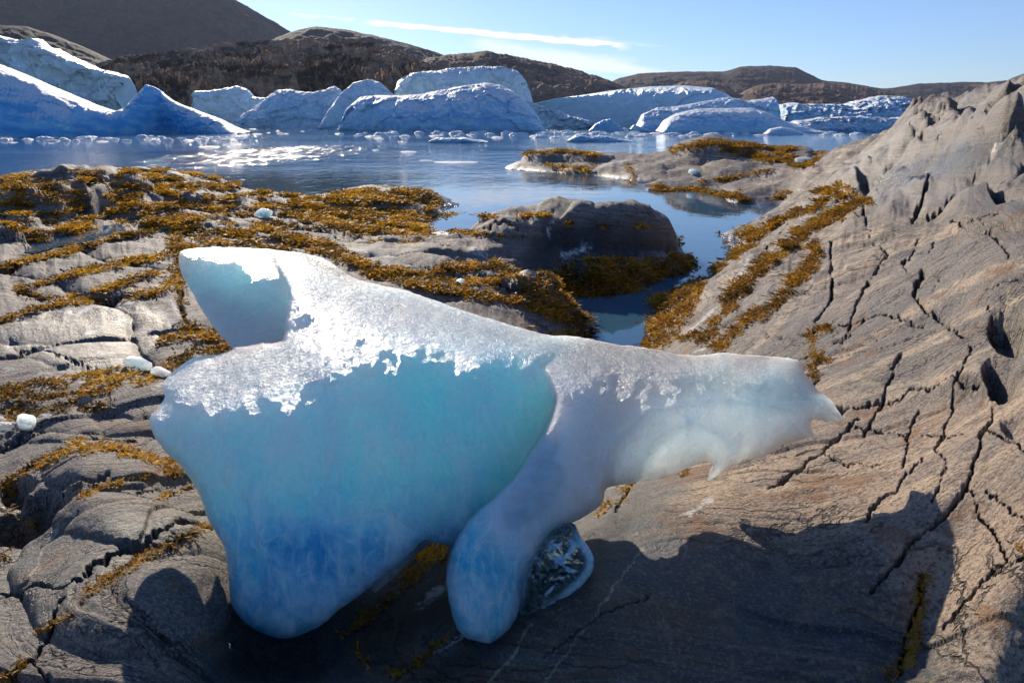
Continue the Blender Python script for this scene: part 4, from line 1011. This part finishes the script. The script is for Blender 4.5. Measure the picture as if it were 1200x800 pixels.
CRUSTS = [(smooth_poly([(190,280),(600,280),(1000,400),(1000,492),(960,489),(900,474),(800,452),(720,444),(660,446),(640,434),(600,416),(540,404),(460,388),(400,372),(345,348),(320,325),(260,318),(212,318)], 8), 20),
          (smooth_poly([(192,470),(196,440),(225,416),(275,405),(330,396),(350,402),(392,428),(388,458),(340,452),(300,468),(240,474)], 8), 20),
          (smooth_poly([(640,430),(662,450),(662,490),(652,530),(662,565),(640,600),(600,620),(586,596),(606,556),(634,510),(646,480)], 8), 7)]
def crust(x, y):
    c = np.zeros(x.shape)
    for poly, m in CRUSTS:
        s = poly_sd(x, y, poly)+m*1.1*fbm2(x*.03, y*.04, 3, 341)
        c = np.maximum(c, sstep(-m, m, s))
    return c
def ice_attrs(x, y, d):
    c = crust(x, y)*(.75+.25*sstep(-.2, .2, fbm2(x*.05, y*.08, 3, 342)))
    clear = sstep(430, 700, y+40*fbm2(x*.012, y*.012, 3, 343))*sstep(760, 560, x)
    clear = np.maximum(clear, .45*sstep(200, 40, np.hypot(x-560, (y-500)*1.1)))
    wing = sstep(640, 700, x+20*fbm2(x*.02, y*.02, 2, 344))
    rim = sstep(15, 1, d+3*fbm2(x*.05, y*.05, 3, 346))*np.clip(sstep(470, 560, y)+sstep(700, 760, x)*sstep(470, 500, y), 0, 1)
    return {'mask': np.c_[c, clear, wing], 'rim': rim}
I = NT('glacier_ice')
cr, cl_, wg = I.rgb('mask'); P = I.pos(); gg = I.n('NewGeometry')
n1 = I.noise(P, 5, 6, .62, .8); n2 = I.noise(P, 26, 6, .65, .4); n3 = I.noise(P, 120, 4, .6)
st = I.noise(I.scale(P, (3, 3, .8)), 7, 6, .6, 1.4)
base = I.mix(I.ramp(cl_, 0, .6), (.74, .88, .92), (.50, .77, .87))
base = I.mix(I.ramp(cl_, .5, 1.0), base, (.06, .44, .67))
base = I.mix(I.math('MULTIPLY', wg, .92), base, (.66, .87, .91))
base = I.mix(I.ramp(n1, .42, .64, 0, .40), base, (.76, .87, .91))
base = I.mix(I.ramp(st, .50, .72, 0, .30), base, (.84, .91, .94))
base = I.mix(I.ramp(n2, .52, .72, 0, .22), base, (.85, .92, .95))
fx = I.n('TexVoronoi', feature='DISTANCE_TO_EDGE'); I.put(fx.inputs['Vector'], I.addv(P, I.scale(I.noise(P, 3.5, 5, .6, 0, out=1), .35))); fx.inputs['Scale'].default_value = 4.2
frac = I.math('MULTIPLY', I.ramp(fx.outputs[0], .035, .0), I.ramp(I.noise(P, 4, 3, .5), .48, .56))
fib = I.noise(I.addv(I.scale(P, (30, 20, 6.0)), I.scale(I.noise(P, 3, 4, .6, 0, out=1), 3.0)), 1.0, 6, .68, .6)
bub = I.math('MULTIPLY', I.ramp(I.voro(P, 90), .20, .10), I.ramp(n1, .50, .58))
veil = I.math('MAXIMUM', I.math('MULTIPLY', I.ramp(fib, .47, .62), .8), I.math('MAXIMUM', I.math('MULTIPLY', frac, .8), I.math('MULTIPLY', bub, .8)))
cloud = I.ramp(I.noise(I.addv(P, I.scale(I.noise(P, 5, 3, .6, 0, out=1), .2)), 8.5, 9, .75), .44, .60)
veil = I.math('MAXIMUM', veil, I.math('MULTIPLY', cloud, .55))
base = I.mix(I.math('MULTIPLY', veil, I.math('MULTIPLY_ADD', cl_, -.22, .62)), base, (.90, .97, .98))
base = I.mix(I.math('MULTIPLY', cr, .85), base, (.40, .49, .54))
# crystal facets: every cell of the crust is tilted its own way
va = I.n('TexVoronoi'); I.put(va.inputs['Vector'], P); va.inputs['Scale'].default_value = 85
vb = I.n('TexVoronoi'); I.put(vb.inputs['Vector'], P); vb.inputs['Scale'].default_value = 230
def tilt(v):
    nd = I.n('VectorMath', operation='SUBTRACT'); I.t.links.new(v.outputs['Color'], nd.inputs[0]); nd.inputs[1].default_value = (.5, .5, .5); return nd.outputs[0]
tl = I.addv(I.scale(tilt(va), 1.0), I.scale(tilt(vb), .9))
sc_ = I.n('VectorMath', operation='SCALE'); I.t.links.new(tl, sc_.inputs[0]); I.put(sc_.inputs['Scale'], I.math('MULTIPLY_ADD', cr, .36, .03))
hgt = I.math('ADD', I.math('ADD', I.math('MULTIPLY', n2, .7), I.math('MULTIPLY', fib, .5)), I.math('ADD', I.math('MULTIPLY', n1, .5), I.math('MULTIPLY', I.math('MULTIPLY', n3, cr), .25)))
bn = I.bump(hgt, .8, .035)
nn = I.n('VectorMath', operation='NORMALIZE'); I.put(nn.inputs[0], I.addv(bn, sc_.outputs[0]))
bs = I.bsdf(Base_Color=base, Roughness=I.math('MULTIPLY_ADD', cr, .06, .26), Normal=nn.outputs[0], IOR=1.31)
I.put(bs.inputs['Subsurface Weight'], I.math('MULTIPLY_ADD', veil, -.30, 1.0)); I.put(bs.inputs['Specular IOR Level'], I.math('MULTIPLY_ADD', cr, -.34, .5))
pal = I.math('MAXIMUM', cr, wg)
fk = I.math('MULTIPLY_ADD', cl_, -.55, 1.0)
I.put(bs.inputs['Subsurface Radius'], I.vec(I.math('MULTIPLY', fk, I.math('MULTIPLY_ADD', pal, .34, .28)), I.math('MULTIPLY', fk, .85), fk)); I.put(bs.inputs['Coat Weight'], I.math('MULTIPLY_ADD', cr, -.3, .3)); bs.inputs['Coat Roughness'].default_value = .2; bs.inputs['Coat IOR'].default_value = 1.33
bs.inputs['Subsurface Scale'].default_value = 1.3
bs.inputs['Subsurface Anisotropy'].default_value = .75
bs.subsurface_method = 'RANDOM_WALK'
I.put(bs.inputs['Transmission Weight'], I.math('MULTIPLY', I.attr('rim'), .22))
M_ICE = I.done(bs)
ice_root = bpy.data.objects.new('ice_block', None); COL.objects.link(ice_root)
tag(ice_root, 'big translucent blue block of glacier ice stranded on the bedrock in the foreground', 'ice block')
sheet_body('body', OUTS, ice_front, ice_back, 1.7, M_ICE, ice_attrs, ice_root)
# clear glassy lobe under the ridge
G = NT('clear_ice'); P = G.pos()
g1 = G.noise(P, 9, 4, .5, 1.4); g2 = G.noise(P, 60, 4, .6)
bs = G.bsdf(Base_Color=(.55, .85, .95), Roughness=.02, IOR=1.31, Normal=G.bump(G.math('ADD', g1, G.math('MULTIPLY', g2, .15)), 1.0, .012))
bs.inputs['Transmission Weight'].default_value = 1.0
sh2 = G.bsdf(Base_Color=(.45, .70, .84), Roughness=.2, Normal=G.bump(g1, .8, .02)); sh2.inputs['Subsurface Weight'].default_value = 1; sh2.inputs['Subsurface Radius'].default_value = (.25, .75, 1); sh2.inputs['Subsurface Scale'].default_value = .1
mx = G.n('MixShader'); G.t.links.new(bs.outputs[0], mx.inputs[1]); G.t.links.new(sh2.outputs[0], mx.inputs[2])
gm, _, _ = G.rgb('mask')
G.put(mx.inputs[0], G.math('MAXIMUM', G.math('MULTIPLY', gm, .8), G.ramp(g1, .57, .62, 0, .6)))
M_CLEAR = G.done(mx)
LOBE = smooth_poly([(606,690),(612,660),(625,640),(645,622),(662,612),(674,614),(680,628),(690,640),(696,655),(693,672),(680,688),(660,706),(636,722),(612,732),(600,728)], 2.5, .8, 351)
def lf(x, y, d):
    k = 1-np.clip(d/26, 0, 1); return 1.99-.0005*(y-670)-.045*np.sqrt(np.clip(1-k*k, 0, 1))+.02*fbm2(x*.04, y*.04, 3, 352)+.012*fbm2(x*.12, y*.1, 3, 353, ridged=True)
def lb(x, y, d, tf):
    k = 1-np.clip(d/26, 0, 1); return tf+.14*np.sqrt(np.clip(1-k*k, 0, 1))
sheet_body('clear_lobe', LOBE, lf, lb, 1.3, M_CLEAR, lambda x, y, d: {'mask': np.c_[sstep(14, 3, d)*sstep(625, 660, y+.4*(x-640)), d*0, d*0]}, ice_root)
# frosted flange at the inner side of the left foot
FL = smooth_poly([(436,690),(440,672),(455,655),(472,640),(480,631),(490,629),(506,634),(492,646),(474,664),(455,682),(440,694)], 2.5, .6, 361)
def ff(x, y, d):
    k = 1-np.clip(d/10, 0, 1); return 2.06-.001*(y-660)-.02*np.sqrt(np.clip(1-k*k, 0, 1))+.006*fbm2(x*.1, y*.1, 3, 362)
fl = sheet_body('frosted_flange', FL, ff, lambda x, y, d, tf: tf+.12*np.clip(d/10, 0, 1)**.5, 1.5, M_ICE, lambda x, y, d: {'mask': np.c_[d*0+.9, d*0, d*0+1]}, ice_root)

for nm, (px, py, t) in {'left foot': (325,745,1.80), 'centre leg': (575,751,1.81), 'tip': (985,491,2.3)}.items():
    p = at_t(px, py, t); print(nm, p.round(2), 'rock', base_z(p[0:1], p[1:2]).round(2))
# ------------------------------------------------------------------ rockweed: a mat of small forked fronds
PX3, PY3, TT3 = project(XX, YY, Z)
wn3 = fbm2(XX*9/SCL, YY*9/SCL, 3, 402)
dens = sstep(.35, .75, WEED+.25*wn3)
inview = (PX3 > -60) & (PX3 < 1260) & (PY3 > 150) & (PY3 < 830) & (TT3 < 42)
cand = np.where((dens > .05).ravel() & inview.ravel())[0]
wgt = dens.ravel()[cand]*(1.2+.02*PY3.ravel()[cand].clip(0, 200)*0)
# even cover on the picture scale: weight by the ground area each grid point stands for
dA = (np.gradient(XX, axis=1)*np.gradient(YY, axis=0)).ravel()[cand]/TT3.ravel()[cand]**2
dA = dA*(1+3*np.clip(TT3.ravel()[cand]/6, 0, 3))
pr = wgt*dA; pr /= pr.sum()
NC = 52000
pick = RNG.choice(cand, NC, p=pr)
bx = XX.ravel()[pick]; by = YY.ravel()[pick]; bz = Z.ravel()[pick]; bt = TT3.ravel()[pick]
NB = 5
bx = np.repeat(bx, NB); by = np.repeat(by, NB); bz = np.repeat(bz, NB); bt = np.repeat(bt, NB); M = len(bx)
ln = bt/F*RNG.uniform(2.2, 6.2, M)*np.clip(1.25-bt*.02, .6, 1.2)
jit = bt/F*2.6
bx = bx+RNG.normal(0, 1, M)*jit; by = by+RNG.normal(0, 1, M)*jit*1.6
longs = RNG.random(M) < .25
ln = np.where(longs, ln*1.9, ln*.9)
az = RNG.uniform(0, 2*math.pi, M); el = np.where(longs, RNG.uniform(.0, .35, M), RNG.uniform(.0, 1.0, M))
dx = np.cos(az)*np.cos(el); dy = np.sin(az)*np.cos(el); dz = np.sin(el)
sxv = -np.sin(az)+RNG.normal(0, .4, M); syv = np.cos(az)+RNG.normal(0, .4, M); szv = RNG.normal(0, .5, M)
nl = np.sqrt(sxv**2+syv**2+szv**2); sxv /= nl; syv /= nl; szv /= nl
wd = ln*np.where(longs, RNG.uniform(.05, .09, M), RNG.uniform(.10, .2, M))
def pt(a, s, lift=0.0):
    return np.stack([bx+dx*ln*a+sxv*wd*s, by+dy*ln*a+syv*wd*s, bz-.002+(dz*ln*a)*(1-.25*a)+szv*wd*s+lift*ln], -1)
VV = np.stack([pt(0, -.5), pt(0, .5), pt(.55, 1.0), pt(.55, -1.0), pt(1.0, 2.0), pt(1.05, .7), pt(1.05, -.7), pt(1.0, -2.0)], 1).reshape(-1, 3)
k0 = (np.arange(M)*8)[:, None]
FF = np.stack([k0+np.array([[0, 1, 2, 3]]), k0+np.array([[3, 2, 4, 5]]), k0+np.array([[3, 2, 6, 7]])], 1).reshape(-1, 4)
cv = np.repeat(np.clip(.5+.9*perlin2(bx*1.7, by*1.7, 405)+RNG.normal(0, .22, M), 0, 1), 8)
tipv = np.tile(np.array([0, 0, .5, .5, 1, 1, 1, 1.]), M)
orange = np.repeat(sstep(700, 860, project(bx, by, bz)[0])*.8, 8)
K = NT('rockweed')
kv, kt, ko = K.rgb('fr')
c = K.mix(K.ramp(kv, .10, .62), (.09, .038, .006), (.66, .31, .016))
c = K.mix(K.ramp(kv, .75, 1.0), c, (.82, .48, .03))
c = K.mix(K.math('MULTIPLY', ko, .55), c, (.24, .105, .012))
c = K.mix(K.math('MULTIPLY', kt, .35), c, (.45, .28, .03))
bs = K.bsdf(Base_Color=c, Roughness=.6)
bs.inputs['Specular IOR Level'].default_value = .25
tr = K.n('BsdfTranslucent'); K.put(tr.inputs[0], c); mx = K.n('MixShader'); mx.inputs[0].default_value = .5
K.t.links.new(bs.outputs[0], mx.inputs[1]); K.t.links.new(tr.outputs[0], mx.inputs[2])
M_WEED = K.done(mx)
wd_o = mesh_np('rockweed', VV, FF, M_WEED, smooth=False, attrs={'fr': np.c_[cv, tipv, orange]})
tag(wd_o, 'golden brown rockweed matted along the cracks and shore of the bedrock', 'seaweed', kind='stuff')

# ------------------------------------------------------------------ small ice lumps and stones lying on the rock
vis = np.where(inview.ravel())[0]
vx, vy, vt = PX3.ravel()[vis], PY3.ravel()[vis], TT3.ravel()[vis]
def surf(px, py):
    m = (np.abs(vx-px) < 3) & (np.abs(vy-py) < 3)
    if not m.any(): m = (np.abs(vx-px) < 9) & (np.abs(vy-py) < 9)
    k = vis[m][np.argmin(vt[m])]
    return np.array([XX.ravel()[k], YY.ravel()[k], Z.ravel()[k]]), TT3.ravel()[k]
def lump(name, label, cat, px, py, w, h, mat, seed, attrs, angular=.25, group=None, squash=.8):
    p, t = surf(px, py)
    n, m = 40, 22
    th = np.linspace(0, 2*math.pi, n, endpoint=False); ph = np.linspace(.0, math.pi, m)
    PH, TH = np.meshgrid(ph, th, indexing='ij')
    x = np.sin(PH)*np.cos(TH); y = np.sin(PH)*np.sin(TH); z = np.cos(PH)
    r = 1+angular*fbm3(x*1.2+seed, y*1.2, z*1.2, 3, seed)+.04*fbm3(x*4, y*4, z*4+seed, 3, seed+1, ridged=True)
    # facets
    rg = np.random.default_rng(seed)
    for q in range(16):
        d = rg.normal(size=3); d /= np.linalg.norm(d); lim = rg.uniform(.42, .80)
        dd = (x*d[0]+y*d[1]+z*d[2])*r
        r = np.where(dd > lim, r*(lim/dd), r)
    sw = w*t/F/2; sh = h*t/F/2
    V = np.stack([x*r*sw*1.15, y*r*sw*squash*1.2, z*r*sh*1.05+sh*.45], -1).reshape(-1, 3)
    i = np.arange(n*m).reshape(m, n); j = np.roll(i, -1, 1)
    f = np.stack([i[:-1], i[1:], j[1:], j[:-1]], -1).reshape(-1, 4)
    o = mesh_np(name, V, f, mat, smooth=False, attrs={k: np.tile(v, (n*m, 1)) for k, v in attrs.items()})
    o.location = p
    tag(o, label, cat, group); return o
LA = {'mask': (.25, 0, .8)}
lump('ice_lump', 'small white lump of ice on the weedy rock by the far shore', 'ice lump', 308, 252, 26, 19, M_ICE, 11, LA)
lump('ice_lump', 'wedge shaped white ice lump lying on the dark oval slab', 'ice lump', 169, 430, 34, 24, M_ICE, 12, LA)
lump('ice_lump', 'rounded white ice lump right beside the wedge shaped one', 'ice lump', 191, 437, 24, 19, M_ICE, 13, LA)
lump('ice_lump', 'upright white shard of ice among gravelly rock at the left edge', 'ice lump', 36, 499, 22, 28, M_ICE, 14, LA, angular=.5)
lump('ice_lump', 'flat white slab of ice in the corner of the rock at the left edge', 'ice lump', 4, 500, 40, 14, M_ICE, 15, LA)
lump('ice_lump', 'smooth white ice slab resting on the weedy tip of the far point', 'ice lump', 941, 188, 30, 11, M_ICE, 16, LA)
lump('ice_lump', 'tiny white ice lump between the weed strips above the big block', 'ice lump', 541, 329, 14, 7, M_ICE, 17, LA)
lump('ice_lump', 'white ice crumb on the near flank of the far rocky point', 'ice lump', 812, 202, 13, 10, M_ICE, 18, LA)
SA = {'mask1': (0, .15, 0), 'mask2': (0, 0, .6)}
SD = {'mask1': (0, 0, 0), 'mask2': (.8, 0, .3)}
lump('stone', 'grey pointed stone perched above the crack on the left slabs', 'stone', 97, 474, 22, 17, M_ROCK, 21, SA, angular=.4)
lump('stone', 'pale flat stone in the shallow inlet behind the big ice block', 'stone', 743, 366, 22, 9, M_ROCK, 22, SA)
lump('stone', 'dark weedy stone at the edge of the inlet below the shaded knoll', 'stone', 757, 349, 22, 11, M_ROCK, 23, SD)
lump('stone', 'small grey stone in the inlet just above the weedy corner', 'stone', 722, 356, 12, 6, M_ROCK, 24, SD)

# ------------------------------------------------------------------ thin cold air between here and the far hills
A = NT('air')
pv = A.t.nodes.new('ShaderNodeVolumePrincipled'); pv.inputs['Color'].default_value = (.72, .82, 1.0, 1); pv.inputs['Density'].default_value = .000045
pv.inputs['Anisotropy'].default_value = .1
M_AIR = A.done(None, pv.outputs[0])
x0, x1, y0, y1, z0_, z1_ = -4400, 4400, -400, 4400, -4, 660
hv = [(x, y, z) for x in (x0, x1) for y in (y0, y1) for z in (z0_, z1_)]
hz_o = mesh_np('haze', hv, np.array([[0,1,3,2],[4,6,7,5],[0,4,5,1],[2,3,7,6],[0,2,6,4],[1,5,7,3]]), M_AIR, smooth=False)
tag(hz_o, 'thin blue air over the bay', 'haze', kind='stuff')
